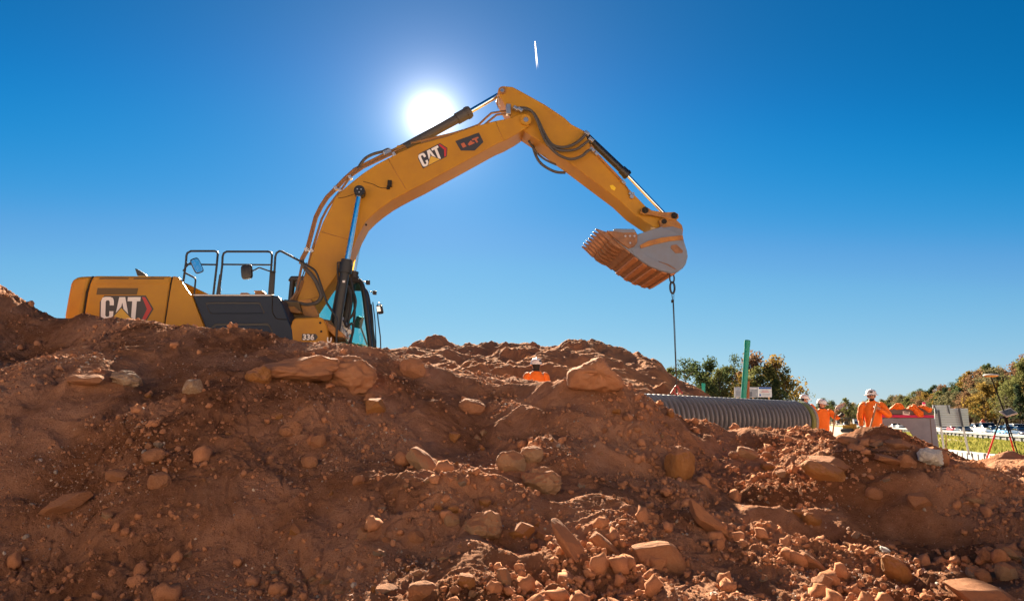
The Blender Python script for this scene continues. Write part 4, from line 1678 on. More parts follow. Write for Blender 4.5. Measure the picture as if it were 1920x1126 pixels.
BO, BOO, BOP, BOG = M['boulder'], M['boulder_orange'], M['boulder_pale'], M['boulder_grey']
for a in [
    (652, 706, 112, 78, ROUGHR[0], BO, 8, 'big rounded brown boulder on the crest just below the excavator cab', .7),
    (556, 694, 165, 50, ROUGHR[1], BO, -4, 'broad low boulder bulging from the bank beside the big rounded one', .6),
    (484, 705, 48, 36, ROUGHR[1], BOO, -8, 'rusty stone lodged at the end of the broad low boulder', .8),
    (790, 868, 62, 36, ANG[1], BOP, 38, 'pale oblong boulder sloping down the middle of the bank', .8),
    (958, 868, 56, 46, ROUND[1], BOP, 10, 'pale rounded boulder leaning against its twin in mid bank', .8),
    (997, 852, 44, 32, ROUND[2], BOP, -14, 'small pale boulder perched against the larger pale one', .8),
    (1274, 874, 56, 72, ROUND[0], BOO, 12, 'upright boulder with an orange underside below the pipe', .8),
    (905, 988, 70, 54, ROUGHR[1], BOP, -14, 'large lumpy stone dusted with dirt at the foot of the bank', .85),
    (977, 996, 46, 32, ANG[2], BOO, 4, 'brown block beside the large lumpy dusted stone', .8),
    (847, 977, 30, 30, ROUND[1], BOP, 20, 'smooth buff stone left of the large lumpy dusted stone', .8),
    (846, 955, 30, 18, ANG[3], BOO, -22, 'thin orange stone lying on top of a smooth buff one', .8),
    (884, 763, 52, 30, ROUND[2], BO, 6, 'flattish brown stone just below the crest in mid bank', .8),
    (1400, 851, 38, 24, ANG[1], BOP, 12, 'pale angular stone on the crumbly slope under the pipe', .8),
    (1376, 853, 20, 15, ROUND[0], BO, 0, 'small round stone touching the pale angular one under the pipe', .8),
    (1563, 870, 84, 26, ANG[2], BO, 18, 'long flat boulder lying along the ridge below the workers', .7),
    (1543, 884, 80, 38, ROUND[1], BOO, 16, 'orange rounded boulder tucked under the long flat one', .7),
    (1443, 876, 34, 18, ROUND[2], BOO, 14, 'pair sized orange stone in the lit crumbs below the pipe', .8),
    (1468, 888, 26, 16, ANG[0], BOP, -6, 'pale cobble on the lit slope left of the orange rounded boulder', .8),
    (1522, 974, 36, 26, ROUND[1], BOO, 20, 'orange oval stone on the bare slope right of centre', .8),
    (1497, 962, 26, 16, ROUGHR[0], BOO, 20, 'small orange stone just above the orange oval one', .8),
    (1682, 1070, 68, 38, ROUND[0], BOO, 48, 'long carrot shaped orange boulder pointing down the slope', .7),
    (1887, 1075, 34, 40, ROUND[2], BOP, -16, 'sunlit upright cobble near the bottom corner of the dirt', .8),
    (1856, 1043, 34, 36, ROUGHR[1], BO, 20, 'sunlit knobbly cobble above the upright one', .8),
    (1893, 1038, 46, 24, ROUND[1], BOP, 26, 'long sunlit cobble below the loose right hand mound', .8),
    (1828, 1076, 34, 26, ROUND[0], BOG, 50, 'grey brown cobble in half shade left of the upright sunlit one', .8),
    (1845, 1082, 32, 24, ROUND[2], BO, 52, 'reddish cobble lying against the grey brown one', .8),
    (1845, 1116, 120, 46, ANG[3], BO, 18, 'large slab at the bottom edge under the sunlit cobbles', .8),
    (1522, 1055, 52, 20, ANG[1], BO, 34, 'long brown splinter of rock on the lower right slope', .8),
    (1543, 1092, 38, 28, ANG[2], BO, 14, 'angular reddish block below the long brown splinter', .8),
    (1512, 1040, 34, 14, ROUND[1], BOO, 24, 'thin sunlit stone above the long brown splinter', .8),
    (1828, 936, 34, 16, ROUND[2], BOP, 12, 'flat oval stone at the shaded foot of the right hand mound', .8),
    (1662, 1034, 24, 10, ANG[0], M['white_rock'], 24, 'small whitish flat stone above the carrot shaped boulder', .8),
    (236, 712, 60, 34, ROUGHR[0], M['streaked_rock'], 14, 'pale green streaked boulder in the hollow under the excavator', .8),
    (165, 712, 70, 22, ROUND[1], BO, 2, 'long log shaped boulder beside the pale green streaked one', .8),
    (362, 727, 36, 36, ANG[0], M['streaked_rock'], 20, 'rusty stone with white streaks at the edge of the hollow', .8),
    (288, 855, 50, 28, ROUND[0], BO, -8, 'rounded reddish stone in the middle of the shaded bank', .8),
    (220, 893, 38, 24, ANG[1], BO, 4, 'reddish stone in the shaded bank below the rounded one', .8),
    (298, 902, 40, 34, ROUND[2], BO, -20, 'half buried oval stone in the shaded bank', .8),
    (120, 945, 90, 34, ANG[2], BO, -16, 'long tilted slab half buried low in the shaded bank', .7),
    (545, 807, 42, 34, ROUGHR[1], BO, -10, 'lumpy brown stone with a smaller one beside it in the shaded bank', .8),
    (598, 825, 28, 32, ANG[3], BO, 30, 'upright angular stone right of the lumpy brown one', .8),
    (580, 866, 34, 28, ROUND[0], BO, 10, 'dull brown stone low in the middle of the shaded bank', .8),
    (704, 763, 40, 34, ANG[0], BOO, 16, 'rusty block under the big rounded boulder', .8),
    (690, 748, 26, 22, ANG[2], BO, -10, 'small block under the edge of the big rounded boulder', .8),
    (773, 693, 52, 46, ROUND[1], BO, 8, 'smooth half buried boulder on the crest right of the cab', .7),
    (793, 1112, 50, 40, ANG[1], BO, -6, 'brown block at the bottom edge of the bank', .8),
    (876, 1088, 36, 28, ANG[3], BOO, 44, 'splintered orange stone with sunlit faces near the bottom', .8),
    (945, 1085, 28, 40, ANG[2], BOP, -30, 'sunlit wedge of stone near the bottom edge', .8),
    (725, 1105, 40, 16, ANG[0], BOG, -4, 'flat grey stone at the bottom edge of the bank', .8),
    (780, 1006, 30, 22, ROUND[2], BO, 22, 'oval reddish stone lower down in mid bank', .8),
    (1140, 1030, 80, 26, ANG[1], BO, 40, 'long flat slab lying down the slope in mid bank', .6),
    (1075, 1030, 130, 30, ANG[2], BO, 56, 'broad slab of hard clay lying down the slope', .5),
    (1235, 1045, 100, 66, ANG[3], BO, 24, 'wide low outcrop of reddish rock on the lower slope', .5),
    (1335, 985, 120, 34, ANG[0], BO, 46, 'long outcrop running down the slope right of middle', .5),
    (1015, 905, 76, 56, ROUGHR[0], BOP, 6, 'crumbly sunlit knob of earth and stone in mid bank', .8),
    (1688, 834, 50, 22, ANG[2], BO, 16, 'large brown boulder on top of the heap before the culvert', .8),
    (1590, 826, 36, 16, ROUND[0], BO, 6, 'rounded boulder on the heap in front of the workers', .8),
    (1700, 866, 36, 28, ROUND[1], BO, 30, 'dark stone in the hollow left of the white blotched rock', .8),
    (1744, 864, 48, 34, ROUGHR[1], M['white_rock'], 12, 'white rock with dark blotches on the side of the heap', .8),
    (1668, 862, 54, 14, ANG[1], BO, 10, 'flat stone over the hollow in the heap', .8),
    (1640, 830, 40, 14, ANG[3], BOG, -6, 'greyish flat stone on the heap at the worker with the long handle', .8),
    (1725, 940, 46, 30, ANG[0], BO, 10, 'pale fronted block set in the steep face below the ridge', .6),
    (1640, 925, 34, 24, ROUND[2], BO, 0, 'rounded stone stuck in the steep face below the ridge', .7),
]:
    stone('boulder' if a[2] > 45 else 'stone', a[0], a[1], a[2], a[3], a[4], a[5], a[6], a[7], 'boulder' if a[2] > 45 else 'stone', None, a[8], lift=(.45 if a[5] == M['white_rock'] else .02), fixY=(a[9] if len(a) > 9 else None))

def outline_boulder(pts, Y, depth, m, label, seed):
    """a big stone built out from its outline: bulging front and back, knapped surface"""
    g = np.random.default_rng(seed)
    P = smooth_path([at(a, b, Y) for a, b in pts] + [at(pts[0][0], pts[0][1], Y)], 3)[:-1]
    cen_ = sum(P, Vector()) / len(P)
    mb = MB()
    rr = []
    for d, k in ((-1.0, .12), (-.97, .4), (-.85, .7), (-.55, .92), (0, 1.0), (.45, .94), (.8, .72), (1.0, .3)):
        ring = []
        for i, p in enumerate(P):
            q = cen_ + (p - cen_) * k
            ring.append(q - cen_ + Vector((0, d * depth * (.75 + .5 * (p.z - P[0].z + .2)) + .03 * g.normal() * depth, 0)))
        rr.append(ring)
    mb.rings(rr)
    o = mb.build('boulder', m, None, smooth=True)
    o.location = cen_
    wrinkle(o, .05, .12)
    tag(o, label, 'boulder')
    PLACED.append((cen_.x, cen_.y, .4))
    return o


hp_ = hit(1114, 728)
outline_boulder([(1062, 712), (1064, 696), (1080, 688), (1100, 679), (1121, 668.5), (1131, 673), (1140, 686), (1150, 697), (1164, 707), (1168, 716), (1166, 732), (1120, 736), (1066, 730)], (hp_.y if hp_ else 8.6) + .05, .30, M['boulder'],
                'tall pointed boulder standing on the crest near the pipe', 4)
KINDS = [(BO, 'small reddish brown stone half buried in the loose dirt bank', 'reddish stones scattered over the bank', .42), (BOO, 'small orange brown stone lying in the loose dirt bank', 'orange stones scattered over the bank', .2),
         (BOP, 'small pale buff stone lying in the loose dirt bank', 'pale stones scattered over the bank', .22), (BOG, 'small grey stone lying in the loose dirt bank', 'grey stones scattered over the bank', .16)]
n_st, tries = 0, 0
centres = [(1000, 850, 130, 60), (900, 1010, 190, 80), (1400, 860, 120, 60), (1230, 1010, 260, 90), (1750, 1040, 150, 70), (650, 1080, 120, 40), (300, 900, 300, 140), (560, 850, 180, 100), (1100, 1080, 300, 40)]
while n_st < 190 and tries < 1500:
    tries += 1
    k = random.choices(range(len(centres)), [3, 4, 3, 4, 3, 3, 2, 2, 3])[0]
    cc = centres[k]
    px, py = random.gauss(cc[0], cc[2]), random.gauss(cc[1], cc[3])
    if not (-20 < px < 1940 and 730 < py < 1150):
        continue
    P = hit(px, py)
    if P is None or P.y > 9.5:
        continue
    if any((P.x - q[0]) ** 2 + (P.y - q[1]) ** 2 < (q[2] * .9) ** 2 for q in PLACED):
        continue
    w = min(24, 8.0 + random.expovariate(1 / 5.0))
    kd = random.choices(KINDS, [q[3] for q in KINDS])[0]
    me = random.choice(ROUND[:1] + ANG + ANG + BROKEN)
    stone('stone', px, py, w, w * random.uniform(.55, .95), me, kd[0], random.uniform(-45, 45), kd[1], 'stone', kd[2], .9, .02, random.uniform(0, 360))
    n_st += 1


# ---- gravel and clods: nobody could count them
def Hv(x, y):
    j = np.clip(np.searchsorted(yy, y) - 1, 0, len(yy) - 2)
    s_ = x / (y + .6)
    i = np.clip(np.searchsorted(ss, s_) - 1, 0, len(ss) - 2)
    ty = np.clip((y - yy[j]) / (yy[j + 1] - yy[j]), 0, 1)
    tx = np.clip((s_ - ss[i]) / (ss[i + 1] - ss[i]), 0, 1)
    return (ZZ[j, i] * (1 - tx) + ZZ[j, i + 1] * tx) * (1 - ty) + (ZZ[j + 1, i] * (1 - tx) + ZZ[j + 1, i + 1] * tx) * ty


def scatter(name, n, sub, rmin, rmax, power, m, seed, maskf, jit, y0=3.6, y1=11.6, label=None):
    g = np.random.default_rng(seed)
    xs, ys_ = [], []
    tot = 0
    while tot < n:
        y = y0 + (y1 - y0) * g.random(4 * n) ** 1.35
        s_ = g.uniform(-.84, .84, 4 * n)
        x = s_ * (y + .6)
        keep = g.random(4 * n) < maskf(x, y)
        xs.append(x[keep])
        ys_.append(y[keep])
        tot += keep.sum()
    x, y = np.concatenate(xs)[:n], np.concatenate(ys_)[:n]
    r = rmin * (1 - g.random(n) * (1 - (rmin / rmax) ** power)) ** (-1 / power)
    v, f = ico(sub)
    f = np.array(f)
    nv = len(v)
    V = np.repeat(v[None], n, 0) * (1 + jit * g.normal(size=(n, nv, 1)))
    V = V * g.uniform(.6, 1.15, size=(n, 1, 3))
    ang = g.uniform(0, 6.283, n)
    ca, sa = np.cos(ang), np.sin(ang)
    X_ = V[:, :, 0] * ca[:, None] - V[:, :, 1] * sa[:, None]
    Y_ = V[:, :, 0] * sa[:, None] + V[:, :, 1] * ca[:, None]
    til = g.uniform(-.8, .8, n)
    ca, sa = np.cos(til), np.sin(til)
    Z_ = V[:, :, 2] * ca[:, None] + X_ * sa[:, None]
    X_ = X_ * ca[:, None] - V[:, :, 2] * sa[:, None]
    z = Hv(x, y)
    P = np.stack([X_ * r[:, None] + x[:, None], Y_ * r[:, None] + y[:, None], Z_ * r[:, None] + (z + r * .35)[:, None]], -1).reshape(-1, 3)
    FF = (f[None] + (np.arange(n) * nv)[:, None, None]).reshape(-1, 3)
    me = bpy.data.meshes.new(name)
    me.vertices.add(len(P))
    me.vertices.foreach_set('co', P.astype(np.float32).ravel())
    me.loops.add(len(FF) * 3)
    me.loops.foreach_set('vertex_index', FF.astype(np.int32).ravel())
    me.polygons.add(len(FF))
    me.polygons.foreach_set('loop_start', np.arange(0, len(FF) * 3, 3, dtype=np.int32))
    me.polygons.foreach_set('loop_total', np.full(len(FF), 3, dtype=np.int32))
    me.polygons.foreach_set('use_smooth', np.full(len(FF), sub > 1))
    me.update(calc_edges=True)
    me.materials.append(m)
    o = bpy.data.objects.new(name, me)
    link(o)
    return tag(o, label, None, None, 'stuff')


def m_gravel(x, y):
    return np.clip(.18 + 1.3 * fbm(x * .9, y * .9, 40, 3) + .15 * (y < 6), .04, 1)


def m_clod(x, y):
    mk = np.clip(0.5 + 1.2 * fbm(x * 0.8, y * 0.8, 30, 3), 0, 1) ** 1.5
    right = np.clip((x / y + .12) / .2, .2, 1)
    return np.clip(mk * right, 0, 1)


scatter('gravel', 21000, 1, .005, .026, 2.4, M['gravel'], 3, m_gravel, .2)
scatter('dirt_crumbs', 16000, 1, .006, .03, 2.0, M['clod'], 8, lambda x, y: m_clod(x, y) * .8 + .1, .22)
scatter('dirt_clods', 5200, 2, .014, .085, 2.2, M['clod'], 5, m_clod, .2)

# ================================================================ DRAINAGE PIPE
PA, PB = at(1296, 790, 14.45), at(1508, 789, 16.25)
PA.z, PB.z = 0.075, 0.015
pdir = (PB - PA).normalized()
PR = .462
pstart = PA - pdir * 1.45
plen = (PB - pstart).length
side = pdir.cross(Vector((0, 0, 1))).normalized()
upv = side.cross(pdir)
pipe = empty('drain_pipe', pstart, 0, 'long grey corrugated plastic pipe lying behind the dirt bank under the lifting line', 'pipe')


def pipe_ring(t, r, n=40):
    return [pdir * t + side * (r * math.cos(a)) + upv * (r * math.sin(a)) for a in np.linspace(0, 2 * math.pi, n, endpoint=False)]


PITCHP = .132
nr = int((plen - .22) / PITCHP)
mbp = MB()
mbp.rings([pipe_ring(t, r) for t, r in ((0, PR - .085), (plen - .02, PR - .085), (plen - .02, PR - .115), (0, PR - .115))], cap=False)
mbp.build('pipe_wall', M['pipe'], pipe, smooth=True, auto=40)
mbr = MB()
prof_r = [(0.004, PR - .088), (.010, PR - .020), (.022, PR - .004), (.038, PR), (.054, PR - .004), (.066, PR - .020), (.072, PR - .088)]
mbr.rings([pipe_ring(t, r) for t, r in prof_r], cap=False)
rib_me = mbr.mesh('rib', M['pipe'], True, 50)
for k in range(nr):
    o = bpy.data.objects.new('rib', rib_me)
    o.location = pdir * (k * PITCHP + .01)
    link(o, pipe)
mbb = MB()
t0 = nr * PITCHP + .02
mbb.rings([pipe_ring(t, r) for t, r in ((t0, PR - .05), (t0 + .01, PR - .012), (t0 + .1, PR - .008), (t0 + .105, PR - .05))], cap=False)
mbb.build('stripe_band', M['pipe_band'], pipe, smooth=True, auto=50)
mbb = MB()
mbb.rings([pipe_ring(t, r) for t, r in ((t0 + .11, PR - .05), (t0 + .115, PR - .004), (t0 + .19, PR - .004), (t0 + .195, PR - .05), (t0 + .195, PR - .095), (t0 + .11, PR - .095))], cap=False)
mbb.build('pipe_end', M['grey_band'], pipe, smooth=True, auto=50)

# green riser, stake, small green stub
def leaning(name, pa, pb, Y, r, m, label, cat, seg=14, hollow=True):
    a, b = at(pa[0], pa[1], Y), at(pb[0], pb[1], Y)
    o = empty(name, a, 0, label, cat)
    mb = MB()
    d = b - a
    mb.tube([Vector(), d * .5 + Vector((.004, 0, 0)), d], r, seg)
    mb.build('pipe_wall' if hollow else 'shaft', m, o, smooth=True, auto=40)
    if hollow:
        mb = MB()
        mb.tube([d - d.normalized() * .02, d + d.normalized() * .004], r * .86, seg)
        mb.build('bore', M['gap'], o, smooth=True, auto=40)
        mb = MB()
        mb.tube([d - d.normalized() * .16, d - d.normalized() * .015], r * 1.1, seg)
        mb.build('collar', m, o, smooth=True, auto=40)
    return o


leaning('riser_pipe', (1388, 830), (1401.5, 637.5), 19.0, .075, M['green_pipe'], 'tall leaning green plastic riser pipe behind the grey corrugated pipe', 'pipe')
leaning('stub_pipe', (1319, 790), (1319, 718), 40.0, .1, M['green_pipe'], 'short green pipe standing far off before the trees', 'pipe', 10)
sk_ = leaning('marker_stake', (1399, 830), (1402.5, 714), 19.6, .05, mat('stake_rust', (.34, .12, .05), .8), 'reddish wooden stake beside the tall green pipe', 'stake', 4, False)

# ================================================================ WORKERS
def loft(mb, rings_, n=14, mi=0):
    out = []
    for (cx_, cy_, cz_), rx, ry in rings_:
        out.append([Vector((cx_ + rx * math.cos(a), cy_ + ry * math.sin(a), cz_)) for a in np.linspace(0, 2 * math.pi, n, endpoint=False)])
    return mb.rings(out, mi)


def person(loc, rz, label, J, head_yaw=0, full_brim=False, gloves=False, glasses=False, beard=False, neck_cover=False, logo=None, tilt=0):
    """standing figure, facing -Y before turning; J holds elbows, wrists and feet in metres"""
    root = empty('person', loc, rz, label, 'person')
    V, Ed, Rd = [], [], []

    def add(p, r, parent):
        V.append(Vector(p))
        Rd.append(r if isinstance(r, tuple) else (r, r))
        if parent is not None:
            Ed.append((parent, len(V) - 1))
        return len(V) - 1
    lean = J.get('lean', 0)
    pel = add((0, 0, .94), (.125, .10), None)
    spn = add((0, -lean * .4, 1.12), (.125, .095), pel)
    che = add((0, -lean * .8, 1.33), (.15, .10), spn)
    nb = add((0, -lean, 1.47), (.065, .065), che)
    hy, hz = -lean - .015, 0
    nk = add((0, -lean - .005, 1.515), .054, nb)
    h1 = add((0, hy - .01, 1.565), (.068, .078), nk)
    h2 = add((0, hy, 1.63), (.076, .094), h1)
    add((0, hy, 1.705), (.055, .07), h2)
    wrists = []
    for s_, k in ((-1, 'l'), (1, 'r')):
        shp = (s_ * .185, -lean, 1.42)
        sh_ = add(shp, .062, che)
        el = add(J['e' + k], .044, sh_)
        wr = add(J['w' + k], .030, el)
        dv = (Vector(J['w' + k]) - Vector(J['e' + k])).normalized()
        grip = Vector(J.get('g' + k, (0, -1, 0))).normalized()      # direction the fingers close
        pm = Vector(J['w' + k]) + dv * .075
        pl_ = add(pm, (.040, .026), wr)
        sd = dv.cross(grip).normalized()
        for q in range(4):
            off = sd * (.033 - .022 * q)
            L_ = (.036, .040, .038, .030)[q]
            b0 = pm + dv * .03 + off
            f1 = add(b0, .0105, pl_)
            f2 = add(b0 + dv * L_ * .7 + grip * .014, .0098, f1)
            f3 = add(b0 + dv * L_ * .8 + grip * .042, .0090, f2)
            add(b0 + dv * L_ * .35 + grip * .058, .0082, f3)
        t1 = add(pm - dv * .03 + sd * .040, .0125, pl_)
        t2 = add(pm + dv * .008 + sd * .052 + grip * .03, .0105, t1)
        add(pm + dv * .03 + sd * .03 + grip * .055, .0095, t2)
        wrists.append((pm, dv))
    for s_, k in ((-1, 'l'), (1, 'r')):
        hp = add((s_ * .095, 0, .88), .088, pel)
        kn = add((s_ * .11, J.get('k' + k, -.02), .49), .056, hp)
        an = add((s_ * .12, J.get('k' + k, -.02) + .02, .09), .040, kn)
        add((s_ * .14, J.get('k' + k, -.02) - .13, .035), .034, an)
    me = bpy.data.meshes.new('body')
    me.from_pydata([tuple(v) for v in V], Ed, [])
    bo = bpy.data.objects.new('body', me)
    link(bo, root)
    me.materials.append(M['skin'])
    bpy.context.view_layer.objects.active = bo
    md = bo.modifiers.new('skin', 'SKIN')
    md.use_smooth_shade = True
    me.skin_vertices or me.attributes
    sv = me.skin_vertices[0].data
    for i, r_ in enumerate(Rd):
        sv[i].radius = r_
        sv[i].use_root = (i == 0)
    ss_ = bo.modifiers.new('subdivision', 'SUBSURF')
    ss_.levels = ss_.render_levels = 2
    # head fittings turn with the gaze
    HM = Matrix.Translation((0, hy, 1.62)) @ Matrix.Rotation(head_yaw, 4, 'Z') @ Matrix.Rotation(tilt, 4, 'X')

    def hp_(mb, nm, m, par=root, **kw):
        mb.v = [tuple(HM @ Vector(v)) for v in mb.v]
        return mb.build(nm, m, par, smooth=True, auto=kw.get('auto', 60))
    mb = MB()
    mb.ball((0, -.0, -.055), (.066, .078, .07))
    mb.tube([Vector((0, -.085, -.005)), Vector((0, -.108, -.035)), Vector((0, -.085, -.045))], [.008, .016, .012], 8)
    mb.tube([Vector((-.022, -.08, -.075)), Vector((.022, -.08, -.075))], .008, 6)
    hp_(mb, 'face', M['skin'])
    for s_ in (-1, 1):
        mb = MB()
        mb.ball((s_ * .08, .01, -.02), (.012, .02, .032))
        hp_(mb, 'ear', M['skin'])
        mb = MB()
        mb.ball((s_ * .03, -.082, .012), (.013, .008, .009))
        hp_(mb, 'eye', M['gap'])
    if glasses:
        mb = MB()
        for s_ in (-1, 1):
            mb.ball((s_ * .034, -.090, .010), (.031, .012, .021))
            mb.tube([Vector((s_ * .06, -.085, .014)), Vector((s_ * .085, .01, .01))], .005, 6)
        mb.tube([Vector((-.02, -.097, .014)), Vector((.02, -.097, .014))], .005, 6)
        hp_(mb, 'sunglasses', M['gap'])
    if beard:
        mb = MB()
        mb.ball((0, -.030, -.092), (.058, .062, .042))
        hp_(mb, 'beard', M['hair'])
    mb = MB()
    mb.ball((0, .022, .0), (.086, .088, .085))
    mb.ball((0, .045, -.05), (.066, .055, .05))
    hp_(mb, 'hair', M['hair'])
    if neck_cover:
        mb = MB()
        mb.ball((0, .03, -.075), (.066, .068, .06))
        hp_(mb, 'neck_cover', M['hair'])
    # hard hat
    mb = MB()
    rr = []
    for z, k in ((.022, 1.03), (.05, 1.02), (.085, .95), (.115, .78), (.135, .5), (.142, .15)):
        rr.append([Vector((.112 * k * math.cos(a), .005 + .132 * k * math.sin(a), z)) for a in np.linspace(0, 2 * math.pi, 24, endpoint=False)])
    mb.rings(rr)
    hat = hp_(mb, 'hard_hat', M['helmet'])
    mb = MB()
    rr = []
    for z, g_, fr_ in ((.030, 1.0, 0), (.022, 1.0, 1), (.014, 1.0, 1), (.016, 1.0, 0)):
        ring = []
        for a in np.linspace(0, 2 * math.pi, 28, endpoint=False):
            ext = (.036 if full_brim else (.012 + .05 * max(0, -math.sin(a)) ** 1.5)) if fr_ else -.012
            ring.append(Vector(((.114 + ext) * math.cos(a), .005 + (.134 + ext) * math.sin(a), z - (.006 if fr_ else 0))))
        rr.append(ring)
    mb.rings(rr, cap=False)
    hp_(mb, 'brim', M['helmet'], hat)
    mb = MB()
    mb.tube([Vector((0, -.12, .075)), Vector((0, -.06, .128)), Vector((0, .01, .145)), Vector((0, .08, .125)), Vector((0, .13, .07))], .012, 8)
    hp_(mb, 'ridge', M['helmet'], hat)
    if logo:
        for lx, ly in logo:
            a = math.atan2(ly, lx)
            mb = MB()
            mb.ball((.112 * .97 * math.cos(a), .005 + .132 * .97 * math.sin(a), .078), (.022 * abs(math.sin(a)) + .012, .022 * abs(math.cos(a)) + .012, .02))
            hp_(mb, 'sticker', M['gap'], hat)
    # shirt: trunk and sleeves in one garment
    mb = MB()
    loft(mb, [((0, .0, .84), .178, .13), ((0, .0, .92), .182, .132), ((0, -lean * .4, 1.06), .172, .122), ((0, -lean * .6, 1.2), .188, .126), ((0, -lean * .8, 1.33), .205, .125), ((0, -lean * .95, 1.415), .19, .105), ((0, -lean, 1.465), .125, .085), ((0, -lean, 1.505), .075, .072)], 20)
    for k, s_ in (('l', -1), ('r', 1)):
        a0 = Vector((s_ * .14, -lean, 1.40))
        a1 = Vector((s_ * .20, -lean, 1.395))
        e_, w_ = Vector(J['e' + k]), Vector(J['w' + k])
        mb.tube(smooth_path([a0, a1, a1.lerp(e_, .5), e_, e_.lerp(w_, .5), w_], 2), [.075, .082, .085, .08, .075, .072, .066, .062, .056, .05, .046], 12)
    shirt = mb.build('shirt', M['orange'], root, smooth=True)
    wrinkle(shirt, .022, .09)
    mb = MB()
    mb.tube([Vector((0, -lean - .002, 1.485)), Vector((0, -lean - .004, 1.515))], [.079, .068], 16)
    mb.build('collar', M['orange'] if not neck_cover else M['hair'], root, smooth=True, auto=60)
    mb = MB()
    loft(mb, [((0, 0, .80), .16, .115), ((0, 0, .9), .165, .12), ((0, 0, .97), .16, .115)], 16)
    for s_, k in ((-1, 'l'), (1, 'r')):
        ky = J.get('k' + k, -.02)
        mb.tube(smooth_path([(s_ * .085, 0, .88), (s_ * .10, ky * .5, .7), (s_ * .11, ky, .49), (s_ * .12, ky + .02, .28), (s_ * .12, ky + .025, .07)], 2), [.098, .098, .096, .09, .082, .078, .075, .074, .074], 12)
    tr_ = mb.build('trousers', M['trouser'], root, smooth=True)
    wrinkle(tr_, .02, .1)
    for s_, k in ((-1, 'l'), (1, 'r')):
        ky = J.get('k' + k, -.02)
        mb = MB()
        mb.ball((s_ * .135, ky - .06, .05), (.052, .14, .055))
        mb.tube([Vector((s_ * .12, ky + .02, .04)), Vector((s_ * .12, ky + .02, .16))], .06, 12)
        mb.build('boot', M['hair'], root, smooth=True, auto=60)
    if gloves:
        for pm, dv in wrists:
            mb = MB()
            mb.ball(pm + dv * .02, (.055, .055, .06))
            mb.tube([pm - dv * .08, pm], .046, 10)
            mb.build('glove', M['hair'], root, smooth=True)
    return root


# man behind the crest, seen from the back
w1 = at(1006, 790, 14.2)
person((w1.x, w1.y, at(1006, 671, 14.2).z - 1.765), R(188), 'worker in orange shirt and white hard hat seen from behind over the crest', dict(el=(-.26, .02, 1.14), wl=(-.24, -.16, .92), er=(.26, .02, 1.14), wr=(.24, -.16, .92)),
       neck_cover=True, logo=[(-.6, .8)])
# man whose helmet shows over the end of the pipe
w2 = at(1511, 790, 20.6)
person((w2.x, w2.y, at(1510, 738.5, 20.6).z - 1.765), R(150), 'worker mostly hidden by the end of the corrugated pipe, head bent down', dict(el=(-.25, -.05, 1.14), wl=(-.18, -.25, 1.0), er=(.25, -.05, 1.14), wr=(.18, -.25, 1.0), lean=.08), head_yaw=R(-70), tilt=R(8), gloves=True)
# man with the upturned shovel
w3 = at(1542, 790, 19.8)
z3 = at(1534, 747.5, 19.8).z - 1.765
P3 = person((w3.x, w3.y, z3), R(-14), 'worker in orange shirt holding an upturned shovel beside the pipe', dict(el=(-.24, -.02, 1.15), wl=(-.20, -.15, .93), er=(.34, -.14, 1.22), wr=(.42, -.26, 1.28), gr=(.3, .2, -.2), lean=.1), head_yaw=R(60), tilt=R(12), gloves=True, neck_cover=True, logo=[(.8, .5)])
# man leaning on the long handle
w4 = at(1638, 790, 15.8)
z4 = at(1633, 729, 15.8).z - 1.765
P4 = person((w4.x, w4.y, z4), R(-24), 'worker in sunglasses and orange shirt leaning on a long wooden handle', dict(el=(-.27, .0, 1.13), wl=(-.26, -.14, .92), gl=(.3, -.8, -.2), er=(.33, -.06, 1.15), wr=(.12, -.25, 1.31), gr=(-.3, .2, -.6), kl=-.04, kr=.03),
            head_yaw=R(-6), full_brim=True, glasses=True, beard=True, logo=[(.1, -1)])


def shovel(pa, pb, Y0, Y1, label, blade_up):
    """handle from the low end PA to the high end PB"""
    a, b = at(pa[0], pa[1], Y0), at(pb[0], pb[1], Y1)
    root = empty('shovel', a, 0, label, 'shovel')
    d = b - a
    mb = MB()
    mb.tube([Vector(), d], .019, 10)
    mb.build('handle', M['wood'], root, smooth=True, auto=50)
    u = d.normalized()
    s_ = u.cross(Vector((0, 1, 0))).normalized()
    n_v = u.cross(s_)
    e0, sg = (d, 1) if blade_up else (Vector(), -1)
    rr = []
    for t, w_, dp in ((-.12, .020, .0), (.0, .024, .0), (.04, .060, .0), (.15, .066, .012), (.25, .045, .012), (.33, .008, .008)):
        cpt = e0 + u * (sg * t)
        rr.append([cpt - s_ * w_ + n_v * .02, cpt + n_v * (-.02 - dp), cpt + s_ * w_ + n_v * .02, cpt + s_ * w_ + n_v * .026, cpt + n_v * (-.014 - dp), cpt - s_ * w_ + n_v * .026])
    mb = MB()
    if blade_up:
        tw = Matrix.Rotation(R(50), 4, Vector((0, 1, 0)))
        rr = [rr[0], rr[1]] + [[e0 + tw @ (v - e0) for v in r_] for r_ in rr[2:]]
    mb.rings(rr)
    mb.build('blade', M['blade'], root, smooth=True, auto=40)
    return root


shovel((1560, 824), (1567, 766), 19.5, 19.45, 'shovel held upright with its worn pale blade in the air', True)
shovel((1613, 872), (1644, 756), 15.45, 15.42, 'long wooden handled shovel held by the worker in sunglasses', False)

# ================================================================ CULVERT SECTION WITH CLOTHES ON IT
CY0 = 17.4


_d = ray(1695, 800)
CN_ = Vector((_d.x, _d.y, 0)).normalized()          # the section squarely faces the bank
CD_ = at(1695, 800, CY0).dot(CN_)


def cu(px, py, Y=CY0):
    d = ray(px, py)
    return d * ((CD_ + Y - CY0) / d.dot(CN_))



cul = empty('culvert_section', Vector((cu(1700, 842).x, CY0, -1.15)), 0, 'grey precast concrete arch culvert section with a dark beam on top', 'culvert')
co_ = cul.location


